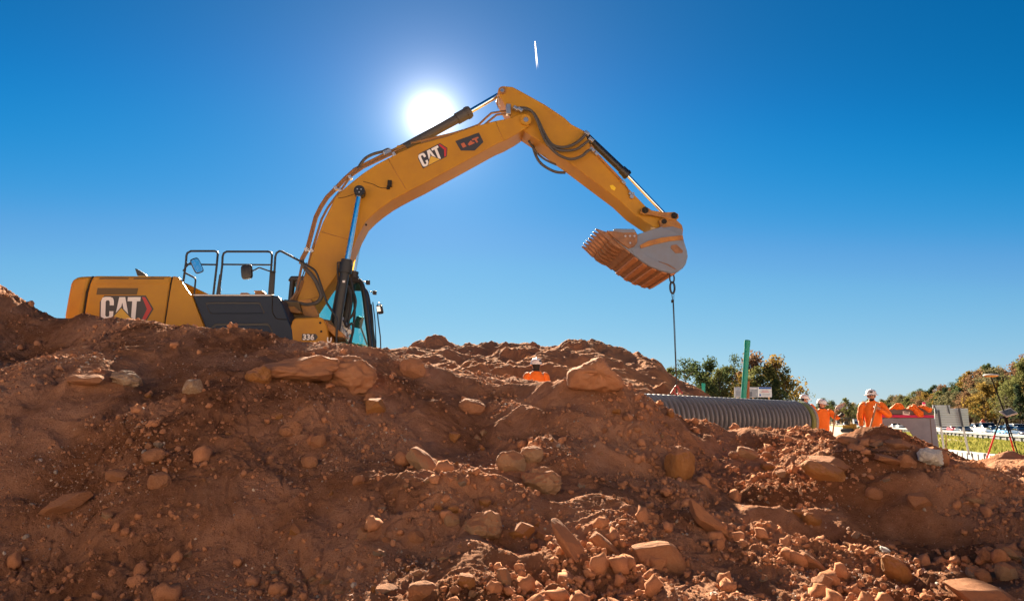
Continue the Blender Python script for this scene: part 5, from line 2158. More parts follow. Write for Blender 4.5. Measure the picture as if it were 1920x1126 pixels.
def wall_prism(pts, Y0, Y1, nm, m, bev=.015, par=None):
    P = [cu(a, b, Y0) - co_ for a, b in pts]
    mb = MB()
    mb.prism(P, [p + CN_ * (Y1 - Y0) for p in P])
    return mb.build(nm, m, par or cul, bevel=bev)


arch = [(1634, 783), (1752.5, 783), (1757, 812), (1762, 846), (1765, 870), (1730, 870), (1722, 838), (1714, 821), (1705, 808), (1695, 798.5), (1685, 793.5), (1676, 793), (1668, 796), (1660, 803), (1653, 813), (1648, 828), (1644, 870), (1630, 870)]
ab = wall_prism(arch, CY0, CY0 + .9, 'arch_wall', M['concrete'], .02)
wall_prism([(1636, 765.5), (1748, 765.5), (1750.5, 776.5), (1635, 776.5)], CY0 - .02, CY0 + .92, 'top_beam', M['concrete_dark'], .02)
wall_prism([(1634, 777), (1751.5, 777.5), (1752, 782.6), (1633, 782)], CY0 - .035, CY0 + .935, 'pink_strap', M['pink'], .006)
lb = wall_prism([(1692.5, 770), (1706, 772), (1705.5, 778), (1692.5, 777)], CY0 - .035, CY0 - .02, 'notice_label', M['white'], 0)
mb = MB()
for q in ((1695, 1704, 771.6, 772.8), (1695.5, 1703.5, 773.2, 774.0)):
    P = [cu(a, b, CY0 - .036) - co_ for a, b in ((q[0], q[2]), (q[1], q[2] + .8), (q[1], q[3] + .8), (q[0], q[3]))]
    mb.prism(P, [p + Vector((0, -.004, 0)) for p in P])
mb.build('printing', M['plate'], lb)['kind'] = 'stuff'
wall_prism([(1743, 784), (1745, 784), (1750, 846), (1748, 846)], CY0 - .004, CY0 + .02, 'mould_seam', M['concrete_dark'], 0)


def vest(pts, name, label, seed, thick=.07):
    """crumpled cloth: a draped sheet with depth"""
    g = np.random.default_rng(seed)
    mb = MB()
    P = smooth_path([Vector((q[0], q[1], 0)) for q in pts] + [Vector((pts[0][0], pts[0][1], 0))], 4)[:-1]
    cxm = sum(p.x for p in P) / len(P)
    cym = sum(p.y for p in P) / len(P)
    rr = []
    for k, (sc__, dy) in enumerate(((.55, 0), (.9, .02), (1.0, .06), (.95, .12), (.6, .15))):
        ring = []
        for i, p in enumerate(P):
            x_, y_ = cxm + (p.x - cxm) * sc__, cym + (p.y - cym) * sc__
            ring.append(cu(x_, y_, CY0 - .09 + dy + .012 * math.sin(i * 1.7 + seed)) - O_)
        rr.append(ring)
    mb.rings(rr)
    o = mb.build(name, M['orange'], None, smooth=True)
    o.location = O_
    wrinkle(o, .05, .07)
    return tag(o, label, 'clothing', 'orange clothes lying on the culvert')


O_ = Vector(cu(1700, 765))
vest([(1665, 767), (1672, 761.5), (1681, 755), (1690, 757), (1697, 764), (1694, 767), (1680, 767)], 'jacket', 'crumpled orange jacket heaped on the beam beside the worker', 1)
vest([(1697, 766), (1708, 759), (1715, 757.5), (1722, 765), (1731, 772), (1732, 779), (1724, 782), (1715, 775), (1708, 767)], 'jacket', 'orange jacket with one sleeve drooping over the pink strap', 2)
vest([(1720, 761), (1730, 759.5), (1738, 762), (1748, 764.5), (1745, 771), (1741, 773), (1735, 768), (1726, 764)], 'jacket', 'orange garment hanging at the far end of the beam by the spray can', 3)
can = empty('spray_can', cu(1733.5, 766, CY0 + .3), 0, 'white marking paint can with a pink cap standing on the culvert', 'spray can')
mb = MB()
mb.tube([Vector((0, 0, -.02)), Vector((0, 0, .12))], .035, 14)
mb.build('can_body', M['white'], can, smooth=True, auto=40)
mb = MB()
mb.tube([Vector((0, 0, .121)), Vector((0, 0, .165))], [.034, .03], 14)
mb.build('cap', mat('pink_cap', (.75, .02, .2), .4), can, smooth=True, auto=40)

# ================================================================ SURVEY ROVER
TY = 12.8
tb = at(1840, 888, TY)
sv_ = empty('survey_receiver', tb, 0, 'satellite survey receiver on a leaning black pole with red bipod legs and tablet', 'survey instrument')


def tv(px, py, Y=TY):
    return at(px, py, Y) - tb


mb = MB()
mb.tube([tv(1858.5, 707), tv(1884, 775), tv(1918, 880, TY + .1)], .011, 10)
mb.build('pole', M['tripod_black'], sv_, smooth=True, auto=40)
for a, b, c_ in (((1876, 783), (1865, 815), (1840, 888)), ((1884, 783), (1892, 812), (1911, 880))):
    yb = TY + (-.25 if a[0] < 1880 else .25)
    mb = MB()
    A_, B_, C_ = tv(*a), at(b[0], b[1], (TY + yb) / 2) - tb, at(c_[0], c_[1], yb) - tb
    mb.tube([A_, B_.lerp(C_, .1)], .014, 8)
    lg = mb.build('leg', M['tripod_black'], sv_, smooth=True, auto=40)
    mb = MB()
    mb.tube([B_, C_], .013, 8)
    mb.build('lower_leg', M['tripod_red'], lg, smooth=True, auto=40)
    mb = MB()
    mb.tube([C_ + Vector((0, 0, .06)), C_ + Vector((0, 0, -.04))], [.022, .006], 8)
    mb.build('foot', M['tripod_black'], lg, smooth=True, auto=40)
top_ = tv(1858, 703)
mb = MB()
rr = []
for z, r in ((-.035, .05), (-.03, .095), (-.012, .115)):
    rr.append([top_ + Vector((r * math.cos(a), r * math.sin(a), z)) for a in np.linspace(0, 2 * math.pi, 24, endpoint=False)])
mb.rings(rr)
mb.build('receiver_base', M['gnss_yellow'], sv_, smooth=True, auto=35)
mb = MB()
rr = []
for z, r in ((-.011, .126), (.002, .128), (.018, .11), (.026, .05)):
    rr.append([top_ + Vector((r * math.cos(a), r * math.sin(a), z)) for a in np.linspace(0, 2 * math.pi, 24, endpoint=False)])
mb.rings(rr)
mb.build('receiver_dome', M['grey_plastic'], sv_, smooth=True, auto=35)
mb = MB()
pt = tv(1891, 773, TY - .05)
rot = Matrix.Rotation(R(-16), 3, 'Y') @ Matrix.Rotation(R(38), 3, 'X')
mb.box(pt, (.23, .17, .025), mtx=rot)
tab = mb.build('tablet', M['grey_plastic'], sv_, bevel=.008)
mb = MB()
mb.box(pt + rot @ Vector((0, -.0, .0145)), (.18, .125, .004), mtx=rot)
mb.build('screen', M['screen'], tab)
mb = MB()
mb.tube([tv(1884, 776), pt + Vector((0, 0, -.02))], .014, 8)
mb.box(tv(1882, 782), (.1, .08, .05))
mb.build('clamp', M['tripod_black'], sv_)

# ================================================================ BARRIER, SIGNS, GUARDRAIL
def rd(cc, Y, z):
    return Vector((K * Y + cc, Y, z))


bar = empty('barrier_wall', rd(8.37, 24, -1.62), 0, 'low white concrete barrier wall with dark gaps below the grass verge', 'barrier')
bo_ = bar.location
mb = MB()
mb.box((0, 0, 0), (.26, .78, .30))
blk = mb.mesh('barrier_block', M['concrete_light'])
mb = MB()
mb.box((0, 0, 0), (.20, .22, .27))
gapm = mb.mesh('gap_post', M['dark_post'])
ang_r = -math.atan(K)
Y = 20.0
while Y < 60:
    zt_ = -1.30 - .0171 * (Y - 24.4)
    for me, dy, dx, nm in ((blk, 0, 0, 'barrier_block'), (gapm, .5, .0, 'gap_post')):
        o = bpy.data.objects.new(nm, me)
        o.location = rd(8.37 + dx, Y + dy, zt_ - .15) - bo_
        o.rotation_euler = (R(-1.0), 0, ang_r)
        link(o, bar)
    Y += 1.0
mb = MB()
A0, A1 = rd(8.37, 19.5, -1.30 - .0171 * (19.5 - 24.4) + .012) - bo_, rd(8.37, 60, -1.30 - .0171 * (60 - 24.4) + .012) - bo_
mb.prism([A0 + Vector((x, 0, z)) for x, z in ((-.14, -.03), (.14, -.03), (.14, .03), (-.14, .03))], [A1 + Vector((x, 0, z)) for x, z in ((-.14, -.03), (.14, -.03), (.14, .03), (-.14, .03))])
mb.build('coping', M['concrete_light'], bar)

SY = 33.0
def sg(px, py, Y=SY):
    return at(px, py, Y)


sgn = empty('road_sign', sg(1785, 846), 0, 'back of a large ribbed metal road sign on two posts beside the culvert', 'road sign')
so_ = sgn.location
sign_me = None
x0, x1 = 1752.5, 1815
for k in range(8):
    t0_, t1_ = 765 + k * 4.28, 765 + (k + 1) * 4.28 - .35
    P = [sg(x0 + k * .1, t0_) - so_, sg(x1 + k * .35, t0_) - so_, sg(x1 + (k + 1) * .35, t1_) - so_, sg(x0 + (k + 1) * .1, t1_) - so_]
    mb = MB()
    mb.prism(P, [p + Vector((0, .045, 0)) for p in P])
    mb.build('sign_plank', M['sign_back'], sgn, bevel=.006)
for t0_, t1_ in ((759, 761.8), (762.1, 764.8)):
    P = [sg(1748.7, t0_) - so_, sg(1781.3, t0_) - so_, sg(1781.8, t1_) - so_, sg(1749, t1_) - so_]
    mb = MB()
    mb.prism(P, [p + Vector((0, .045, 0)) for p in P])
    mb.build('sign_plank', M['sign_back'], sgn, bevel=.006)
for a, b in (((1760, 768), (1771, 850)), ((1798.5, 765), (1817, 852))):
    mb = MB()
    mb.tube([sg(*a, SY - .08) - so_, sg(*b, SY - .08) - so_], .05, 6)
    mb.build('post', M['galv'], sgn)
    mb = MB()
    q0, q1 = sg(a[0] - .5, a[1], SY - .15) - so_, sg(a[0] + (b[0] - a[0]) * .36, 800, SY - .15) - so_
    mb.tube([q0, q1], .055, 4)
    mb.build('post_shade', M['dark_post'], sgn)  # dark sleeve paints the shade on the upper post
for a, b in (((1752, 759.5), (1755.5, 775)), ((1776.5, 759), (1780.5, 775))):
    mb = MB()
    mb.tube([sg(*a, SY - .05) - so_, sg(*b, SY - .05) - so_], .03, 4)
    mb.build('stiffener', M['dark_post'], sgn)
stk = empty('survey_stake', sg(1774, 848, 36), 0, 'thin wooden stake in the grass behind the road sign', 'stake')
mb = MB()
mb.tube([Vector((0, 0, -.2)), sg(1773.5, 812, 36) - stk.location], .03, 4)
mb.build('shaft', M['wood'], stk)

# site board
bd = empty('site_board', at(1412, 760, 60), 0, 'white site information board with blue heading and pictures before the trees', 'sign board')
b0_ = bd.location


def bq(x0, x1, y0, y1, dy, nm, m, par, th=.05, skew=(0, 0)):
    P = [at(x0, y0, 60 + dy) - b0_, at(x1, y0 + skew[0], 60 + dy) - b0_, at(x1 + skew[1], y1, 60 + dy) - b0_, at(x0, y1, 60 + dy) - b0_]
    mb = MB()
    mb.prism(P, [p + Vector((0, th, 0)) for p in P])
    return mb.build(nm, m, par)


pn = bq(1377, 1421.5, 725, 744.5, 0, 'picture_panel', mat('board_pale', (.42, .45, .5), .6, col2=(.2, .22, .26), vscale=1.6), bd)
for x0_, x1_, y0_, y1_, c_ in ((1380, 1389, 733, 742, (.25, .28, .33)), (1404, 1410, 734, 743, (.12, .13, .16)), (1411, 1418, 731, 743, (.28, .3, .34)), (1403, 1420, 726.5, 729, (.6, .62, .66)), (1379, 1387, 727, 730, (.3, .38, .5))):
    bq(x0_, x1_, y0_, y1_, -.02, 'picture_detail', mat('board_tone', c_, .6), pn, .015)
p2 = bq(1422.2, 1446.5, 725, 744, -.01, 'text_panel', mat('board_white', (.62, .64, .68), .6), bd, .05, (0, 1))
bq(1422.6, 1446, 725.4, 728.6, -.03, 'heading', mat('board_blue', (.02, .10, .38), .6), p2, .015)
for y_, xa, xb, c_ in ((731.5, 1429, 1440, (.55, .2, .22)), (734, 1427, 1442, (.55, .22, .25)), (737.5, 1430, 1444, (.35, .38, .45)), (740.5, 1430, 1443, (.35, .38, .45))):
    bq(xa, xb, y_, y_ + 1.0, -.03, 'text_line', mat('board_ink', c_, .6), p2, .015)
bq(1424, 1427, 738.5, 742, -.03, 'round_mark', bpy.data.materials['board_blue'], p2, .015)
for x_ in (1382, 1412, 1442):
    mb = MB()
    mb.tube([at(x_, 726, 60.15) - b0_, at(x_, 840, 60.15) - b0_], .07, 6)
    mb.build('post', M['wood'], bd)
# diamond warning sign across the road
dm = empty('warning_sign', at(1843, 815, 112), 0, 'orange diamond warning sign standing across the highway below the trees', 'road sign')
mb = MB()
ctr = at(1843, 791.5, 112) - dm.location
s_ = .55
mb.prism([ctr + Vector((a * s_, 0, b * s_)) for a, b in ((-1, 0), (0, -1), (1, 0), (0, 1))], [ctr + Vector((a * s_, .04, b * s_)) for a, b in ((-1, 0), (0, -1), (1, 0), (0, 1))])
mb.build('sign_face', M['orange_sign'], dm)
mb = MB()
mb.tube([Vector((0, .05, -.2)), ctr + Vector((0, .05, 0))], .04, 6)
mb.build('post', M['dark_post'], dm)

# guardrail
gd = empty('guardrail', rd(21.8, 90, -1.95), 0, 'long steel guardrail between the grass verge and the highway', 'guardrail')
g0 = gd.location
mb = MB()
prof_g = [(0, .42), (-.05, .47), (-.05, .53), (0, .57), (-.05, .61), (-.05, .67), (0, .72), (.02, .72), (.02, .42)]
mb.prism([rd(21.8, 55, -1.95) - g0 + Vector((x, 0, z)) for x, z in prof_g], [rd(21.8, 330, -1.95) - g0 + Vector((x, 0, z)) for x, z in prof_g])
mb.build('beam', M['guard'], gd)
mb = MB()
mb.box((.1, 0, .33), (.2, .16, .9))
pm_ = mb.mesh('post', M['guard'])
Y = 56.0
while Y < 240:
    o = bpy.data.objects.new('post', pm_)
    o.location = rd(21.85, Y, -1.95) - g0
    o.rotation_euler = (0, 0, ang_r)
    link(o, gd)
    Y += 2.3

# ================================================================ VEHICLES ON THE HIGHWAY
PAINT = {k: mat('paint_' + k, v, .25, coat=.4) for k, v in dict(white=(.7, .7, .7), red=(.42, .015, .02), blue=(.02, .16, .36), navy=(.012, .03, .08), silver=(.42, .43, .44), dark=(.03, .03, .035), sky=(.10, .33, .58)).items()}


def loftx(mb, stations):
    """sections along x: (x, half width low, half width high, z low, z high)"""
    rr = []
    for x, wl, wh, z0, z1 in stations:
        rr.append([Vector((x, -wl, z0)), Vector((x, -wl * 1.02, z0 + (z1 - z0) * .55)), Vector((x, -wh, z1)), Vector((x, wh, z1)), Vector((x, wl * 1.02, z0 + (z1 - z0) * .55)), Vector((x, wl, z0))])
    mb.rings(rr)


def car_proto(kind):
    root = bpy.data.objects.new('car' if kind != 'box_truck' else 'box_truck', None)
    COL.objects.link(root)
    body, gls = MB(), MB()
    if kind == 'suv':
        loftx(body, [(-2.35, .85, .82, .45, .95), (-2.2, .93, .88, .32, 1.08), (-.9, .95, .9, .28, 1.08), (.9, .95, .88, .28, 1.05), (2.0, .92, .84, .32, 1.0), (2.35, .84, .75, .42, .85)])
        loftx(gls, [(-2.2, .86, .78, 1.06, 1.10), (-2.0, .84, .70, 1.06, 1.66), (.2, .84, .69, 1.06, 1.70), (1.05, .84, .74, 1.04, 1.12)])
        rfx, rw, rz = (-2.02, .22), .69, 1.70
    elif kind == 'sedan':
        loftx(body, [(-2.3, .82, .78, .45, .88), (-2.1, .9, .85, .3, .98), (-.9, .92, .87, .25, .98), (.9, .92, .86, .25, .95), (2.0, .9, .8, .3, .85), (2.3, .8, .7, .4, .72)])
        loftx(gls, [(-1.75, .82, .74, .96, 1.0), (-1.1, .8, .64, .96, 1.42), (.1, .8, .64, .96, 1.44), (1.05, .8, .72, .93, 1.0)])
        rfx, rw, rz = (-1.1, .12), .64, 1.44
    elif kind == 'pickup':
        loftx(body, [(-2.8, .92, .9, .55, 1.15), (-2.7, .97, .94, .42, 1.2), (-.7, .98, .94, .38, 1.2), (1.1, .98, .92, .38, 1.18), (2.3, .96, .88, .4, 1.12), (2.75, .9, .8, .5, .95)])
        loftx(gls, [(-.75, .88, .8, 1.18, 1.22), (-.6, .86, .72, 1.18, 1.86), (.4, .86, .72, 1.18, 1.88), (1.25, .88, .8, 1.16, 1.24)])
        rfx, rw, rz = (-.62, .42), .72, 1.88
    else:
        loftx(body, [(1.2, .95, .9, .5, 1.3), (1.4, 1.0, .95, .45, 2.3), (2.5, 1.0, .92, .45, 2.3), (3.1, .98, .9, .45, 1.35), (3.4, .9, .8, .5, 1.1)])
        loftx(gls, [(2.45, .93, .85, 1.4, 2.2), (2.9, .95, .85, 1.4, 1.9), (3.05, .93, .9, 1.36, 1.45)])
        rfx, rw, rz = (1.4, 2.5), .9, 2.34
    L_ = {'suv': 2.35, 'sedan': 2.3, 'pickup': 2.75, 'box_truck': 3.4}[kind]
    b = body.build('body', PAINT['white'], root, bevel=.05)
    gls.build('windows', M['glass_dark'], root, bevel=.03)
    rf_ = MB()
    rf_.box(((rfx[0] + rfx[1]) / 2, 0, rz + .01), (rfx[1] - rfx[0], rw * 2, .05))
    rf_.build('roof', PAINT['white'], root, bevel=.02)
    if kind == 'box_truck':
        bx_ = MB()
        bx_.box((-1.3, 0, 2.0), (4.9, 2.3, 2.5))
        bx_.build('cargo_box', PAINT['white'], root, bevel=.04)
    for sx_ in (-1, 1):
        for sy_ in (-1, 1):
            wx_ = (L_ - .85) * sx_ if kind != 'box_truck' else (2.4 if sx_ > 0 else -2.2)
            wh = MB()
            wr_ = .36 if kind != 'box_truck' else .45
            wh.tube([Vector((wx_, sy_ * .98, wr_)), Vector((wx_, sy_ * .74, wr_))], wr_, 16)
            w_o = wh.build('wheel', M['tyre'], root, smooth=True, auto=40)
            wh = MB()
            wh.tube([Vector((wx_, sy_ * .99, wr_)), Vector((wx_, sy_ * .9, wr_))], wr_ * .6, 12)
            wh.build('rim', M['galv'], w_o, smooth=True, auto=40)
    for sy_ in (-1, 1):
        h = MB()
        h.box((L_ - .06, sy_ * .62, .72 if kind != 'box_truck' else .85), (.12, .28, .14))
        h.build('headlight', M['lamp'], root, bevel=.02)
        h = MB()
        h.box((rfx[1] + .55, sy_ * 1.02, 1.05 if kind != 'box_truck' else 1.7), (.12, .18, .14))
        h.build('wing_mirror', M['black'], root, bevel=.02)
    gr_ = MB()
    gr_.box((L_ + .0, 0, .62), (.06, .8, .2))
    gr_.build('grille', M['black'], root)
    return root


PROTO = {k: car_proto(k) for k in ('suv', 'sedan', 'pickup', 'box_truck')}
USED = set()


def recolour(o, m):
    for ch in children(o):
        if ch.name.split('.')[0] in ('body', 'roof'):
            ch.material_slots[0].link = 'OBJECT'
            ch.material_slots[0].material = m


def car(kind, px, c_lane, colr, label, flip=True):
    q = (px - CX) / F
    # the lane line X = K Y + c meets the column px
    Y = 60.0
    for _ in range(40):
        d = ray(px, 800)
        Y = c_lane / (d.x / d.y - K)
    if kind in USED:
        r_ = copy_tree(PROTO[kind])
    else:
        r_ = PROTO[kind]
        USED.add(kind)
    r_.location = rd(c_lane, Y, -2.02)
    r_.rotation_euler = (0, 0, math.atan2(1, K) + (math.pi if flip else 0))
    recolour(r_, PAINT[colr])
    return tag(r_, label, 'truck' if kind == 'box_truck' else 'car', 'vehicles queuing on the highway')


car('suv', 1791, 27.5, 'red', 'red car on the highway seen beneath the back of the road sign')
car('sedan', 1806, 27.5, 'dark', 'dark car following close behind the red one under the sign')
car('pickup', 1851, 28.0, 'white', 'white pickup truck on the highway just right of the sign post')
car('sedan', 1868, 28.0, 'navy', 'dark blue car in front of the white pickup truck')
car('sedan', 1884, 28.0, 'sky', 'light blue car behind the leaning pole of the survey receiver')
car('sedan', 1896, 28.2, 'blue', 'mid blue saloon between the red bipod legs')
car('suv', 1911, 31.5, 'white', 'white car behind the black survey pole')
car('sedan', 1919, 28.2, 'navy', 'dark car cut by the edge of the picture')
car('suv', 1836, 32.0, 'white', 'white car in the farther lane above the white pickup')
car('sedan', 1818, 33.0, 'silver', 'silver car in the farther lane right of the sign')
car('sedan', 1875, 35.0, 'silver', 'silver saloon in the farthest lane above the light blue car')
car('suv', 1900, 36.0, 'white', 'white car in the farthest lane above the blue saloon')
car('sedan', 1769, 28.0, 'white', 'white car at the near post of the road sign')
car('suv', 1678, 27.5, 'white', 'white car seen through the arch of the culvert')
car('pickup', 1690, 27.5, 'silver', 'silver pickup seen through the arch of the culvert')
car('suv', 1585, 30.0, 'white', 'white car far up the road beyond the small yellow machine')
car('box_truck', 1606, 29.0, 'white', 'white box truck far up the road behind the worker in sunglasses')
car('box_truck', 1572, 30.0, 'white', 'small distant white truck left of the yellow machine')

# small yellow roller on the haul road
dz = empty('compact_dozer', at(1594, 811, 118), R(-60), 'small yellow dozer with a black canopy between two workers', 'dozer')
dz.scale = (1.15, 1.15, 1.15)
mb = MB()
mb.box((0, 0, .85), (1.7, .9, .6))
mb.box((.55, 0, 1.2), (.8, .7, .3))
mb.build('hull', M['yellow'], dz, bevel=.04)
for s_ in (-1, 1):
    mb = MB()
    mb.prism([Vector((x, s_ * .5, z)) for x, z in ((-1, .35), (-.8, .05), (.8, .05), (1, .35), (.8, .62), (-.8, .62))], [Vector((x, s_ * .85, z)) for x, z in ((-1, .35), (-.8, .05), (.8, .05), (1, .35), (.8, .62), (-.8, .62))])
    mb.build('track', M['rubber'], dz, bevel=.02)
    for x_ in (-.75, .25):
        mb = MB()
        mb.tube([Vector((x_, s_ * .42, 1.1)), Vector((x_, s_ * .42, 2.1))], .045, 6)
        mb.build('canopy_post', M['black'], dz)
mb = MB()
mb.box((-.25, 0, 2.14), (1.5, 1.15, .08))
mb.build('canopy', M['black'], dz, bevel=.02)
mb = MB()
mb.box((1.35, 0, .45), (.1, 1.9, .6))
mb.box((1.1, 0, .4), (.5, .2, .15))
mb.build('blade', M['yellow_worn'], dz, bevel=.02)
mb = MB()
mb.box((-.35, 0, 1.25), (.4, .45, .3))
mb.box((-.55, 0, 1.5), (.12, .45, .5))
mb.build('seat', M['black'], dz, bevel=.03)

# ================================================================ TREES
def leaf_mat(name, c1, c2):
    m = bpy.data.materials.new(name)
    m.use_nodes = True
    n, L = m.node_tree.nodes, m.node_tree.links
    n.remove(n['Principled BSDF'])
    ge_ = n.new('ShaderNodeNewGeometry')
    rp_ = n.new('ShaderNodeValToRGB')
    rp_.color_ramp.elements[0].color = (*c1, 1)
    rp_.color_ramp.elements[1].color = (*c2, 1)
    L.new(ge_.outputs['Random Per Island'], rp_.inputs[0])
    df = n.new('ShaderNodeBsdfDiffuse')
    tl = n.new('ShaderNodeBsdfTranslucent')
    L.new(rp_.outputs[0], df.inputs[0])
    L.new(rp_.outputs[0], tl.inputs[0])
    mx_ = n.new('ShaderNodeMixShader')
    mx_.inputs[0].default_value = .4
    L.new(df.outputs[0], mx_.inputs[1])
    L.new(tl.outputs[0], mx_.inputs[2])
    L.new(mx_.outputs[0], n['Material Output'].inputs[0])
    return m


M['bark'] = mat('bark', (.12, .085, .06), .9, var=.3, vscale=4)
LEAF = dict(dark=leaf_mat('dark_leaves', (.035, .055, .025), (.085, .11, .045)), olive=leaf_mat('olive_leaves', (.085, .10, .035), (.17, .17, .06)), gold=leaf_mat('gold_leaves', (.18, .125, .03), (.30, .20, .055)),
            rust=leaf_mat('rust_leaves', (.15, .09, .05), (.24, .145, .085)), pale=leaf_mat('pale_leaves', (.10, .10, .05), (.18, .165, .09)), pine=leaf_mat('pine_needles', (.03, .05, .03), (.06, .085, .045)))


def tree_meshes(seed, h, spread, nclump, nleaf, lsize, base=.28, conic=False):
    g = np.random.default_rng(seed)
    tb_ = MB()
    pts = [Vector((0, 0, 0))]
    for k in range(1, 6):
        pts.append(Vector((g.normal() * .05 * k * h / 10, g.normal() * .05 * k * h / 10, h * .85 * k / 5)))
    tb_.tube(pts, [h * .022, h * .018, h * .014, h * .010, h * .006, h * .002], 7)
    cl = []
    for k in range(nclump):
        t = base + (1 - base) * (k + g.random()) / nclump
        if conic:
            rad = spread * (1.05 - t) * g.uniform(.4, 1.0)
        else:
            u = (t - base) / (1 - base)
            rad = spread * (math.sin(math.pi * min(1, .12 + u * .9)) ** .7) * g.uniform(.25, 1.0)
        a = g.uniform(0, 6.283)
        q = np.array([rad * math.cos(a), rad * math.sin(a), h * t])
        cl.append((q, g.uniform(.6, 1.25)))
        st_ = Vector((0, 0, max(h * .2, q[2] - rad * .8)))
        tb_.tube([st_, st_.lerp(Vector(q), .5) + Vector((0, 0, -.05 * rad)), Vector(q)], [h * .007, h * .004, h * .0015], 5)
    me_t = tb_.mesh('trunk', M['bark'], True)
    n = int(nleaf * .8)
    idx = g.integers(0, len(cl), n)
    cs = np.array([q[0] for q in cl])[idx]
    cr = np.array([q[1] for q in cl])[idx] * spread * .30
    d = g.normal(size=(n, 3))
    d /= np.linalg.norm(d, axis=1)[:, None]
    p = cs + d * (cr * g.random(n) ** .45)[:, None] * np.array([1, 1, .75])
    a = g.normal(size=(n, 3))
    a /= np.linalg.norm(a, axis=1)[:, None]
    b = np.cross(a, g.normal(size=(n, 3)))
    b /= np.linalg.norm(b, axis=1)[:, None]
    s_ = lsize * g.uniform(.6, 1.3, n)[:, None]
    V = np.stack([p - a * s_, p + b * s_ * .55, p + a * s_, p - b * s_ * .55], 1).reshape(-1, 3)
    me = bpy.data.meshes.new('crown')
    me.from_pydata(V.tolist(), [], [(4 * i, 4 * i + 1, 4 * i + 2, 4 * i + 3) for i in range(n)])
    me.materials.append(LEAF['dark'])
    return me_t, me


TREES = [tree_meshes(21, 10, 3.4, 46, 3400, .20), tree_meshes(22, 10, 3.0, 40, 3000, .20, .35), tree_meshes(23, 10, 3.8, 52, 3600, .2, .22), tree_meshes(24, 10, 2.6, 34, 2400, .2, .4), tree_meshes(25, 10, 2.4, 50, 2600, .2, .2, True),
         tree_meshes(26, 10, 3.2, 30, 1300, .17, .3)]


def tree(variant, loc, h, leaf, label, group, rz=0, wide=1.0):
    r_ = empty('tree', loc, rz, label, 'tree', group)
    r_.scale = (h / 10 * wide, h / 10 * wide, h / 10)
    t = bpy.data.objects.new('trunk', TREES[variant][0])
    link(t, r_)
    c_ = bpy.data.objects.new('crown', TREES[variant][1])
    link(c_, r_)
    set_mat(c_, LEAF[leaf])
    return r_


# the copse beyond the trench, tree by tree
for k, (px, ytop, Y, v, leaf, wide, lab) in enumerate([
    (1262, 690, 100, 3, 'olive', 1.0, 'olive tree half hidden by the end of the spoil heap'),
    (1290, 676, 94, 5, 'dark', 1.25, 'airy dark green tree with sky showing through beside the lifting line'),
    (1312, 684, 98, 1, 'dark', 1.0, 'dark green tree second from the spoil heap'),
    (1337, 676, 95, 0, 'dark', .8, 'narrow dark tree rising over the small green pipe'),
    (1352, 696, 90, 2, 'olive', .9, 'lower olive bushy tree in the middle of the copse'),
    (1369, 688, 97, 3, 'olive', 1.0, 'olive tree just left of the tall green pipe'),
    (1384, 668, 99, 5, 'dark', .7, 'dark leaning tree top showing left of the tall green pipe'),
    (1396, 706, 90, 2, 'gold', .8, 'yellowing low tree behind the tall green pipe'),
    (1420, 667, 95, 0, 'rust', 1.05, 'reddish topped tree right of the tall green pipe'),
    (1426, 692, 90, 2, 'olive', .9, 'olive tree behind the site board'),
    (1446, 690, 92, 1, 'olive', .9, 'green tree behind the text side of the site board'),
    (1461, 673, 95, 0, 'gold', 1.0, 'golden brown tree near the open end of the copse'),
    (1478, 690, 93, 5, 'olive', .9, 'sparse tree with bare twigs at the open end of the copse'),
    (1325, 712, 88, 2, 'dark', .8, 'dark low bushy tree behind the small green pipe'),
    (1460, 716, 89, 2, 'dark', .7, 'dark low tree under the golden brown one'),
]):
    b_ = at(px, 790, Y)
    zt_ = at(px, ytop, Y).z
    tree(v, (b_.x, Y, -2.5), zt_ + 2.5, leaf, lab, 'trees of the copse beyond the trench', k * 1.3, wide)

# the wooded slope beyond the highway
WL = dict(dark='dark green tree in the wooded slope beyond the highway', olive='olive green tree in the wooded slope beyond the highway', gold='golden autumn tree in the wooded slope beyond the highway',
          rust='rust red autumn tree in the wooded slope beyond the highway', pale='pale thinning tree in the wooded slope beyond the highway', pine='dark pine in the wooded slope beyond the highway')
random.seed(5)
n_t = 0
for row, (cc, hmin, hmax) in enumerate([(49, 6, 10), (55, 9, 14), (63, 11, 16), (72, 12, 17)]):
    Y = 112.0 + row * 5
    while Y < 980:
        leaf = random.choices(['dark', 'olive', 'gold', 'rust', 'pale', 'pine'], [3, 4, 2, 2.2, 2, 2])[0]
        if 150 < Y < 200 and row < 3:
            leaf = random.choice(['rust', 'gold', 'olive', 'pale', 'dark'])
        v = 4 if leaf == 'pine' else random.choice([0, 1, 2, 3, 0, 2, 5])
        h = random.uniform(hmin, hmax) * (1.0 if Y < 150 else 1.12 if Y < 260 else 1.0)
        x = K * Y + cc + random.uniform(-2.5, 2.5)
        z = -2.05 + min(max((cc - 46) / 40, 0), 1) * 4.5 - .3
        tree(v, (x, Y, z), h, leaf, WL[leaf], 'trees of the wooded slope', random.uniform(0, 6.28), random.uniform(.9, 1.25))
        n_t += 1
        Y += random.uniform(4.5, 7.5) * (1 + max(0, Y - 200) / 110)

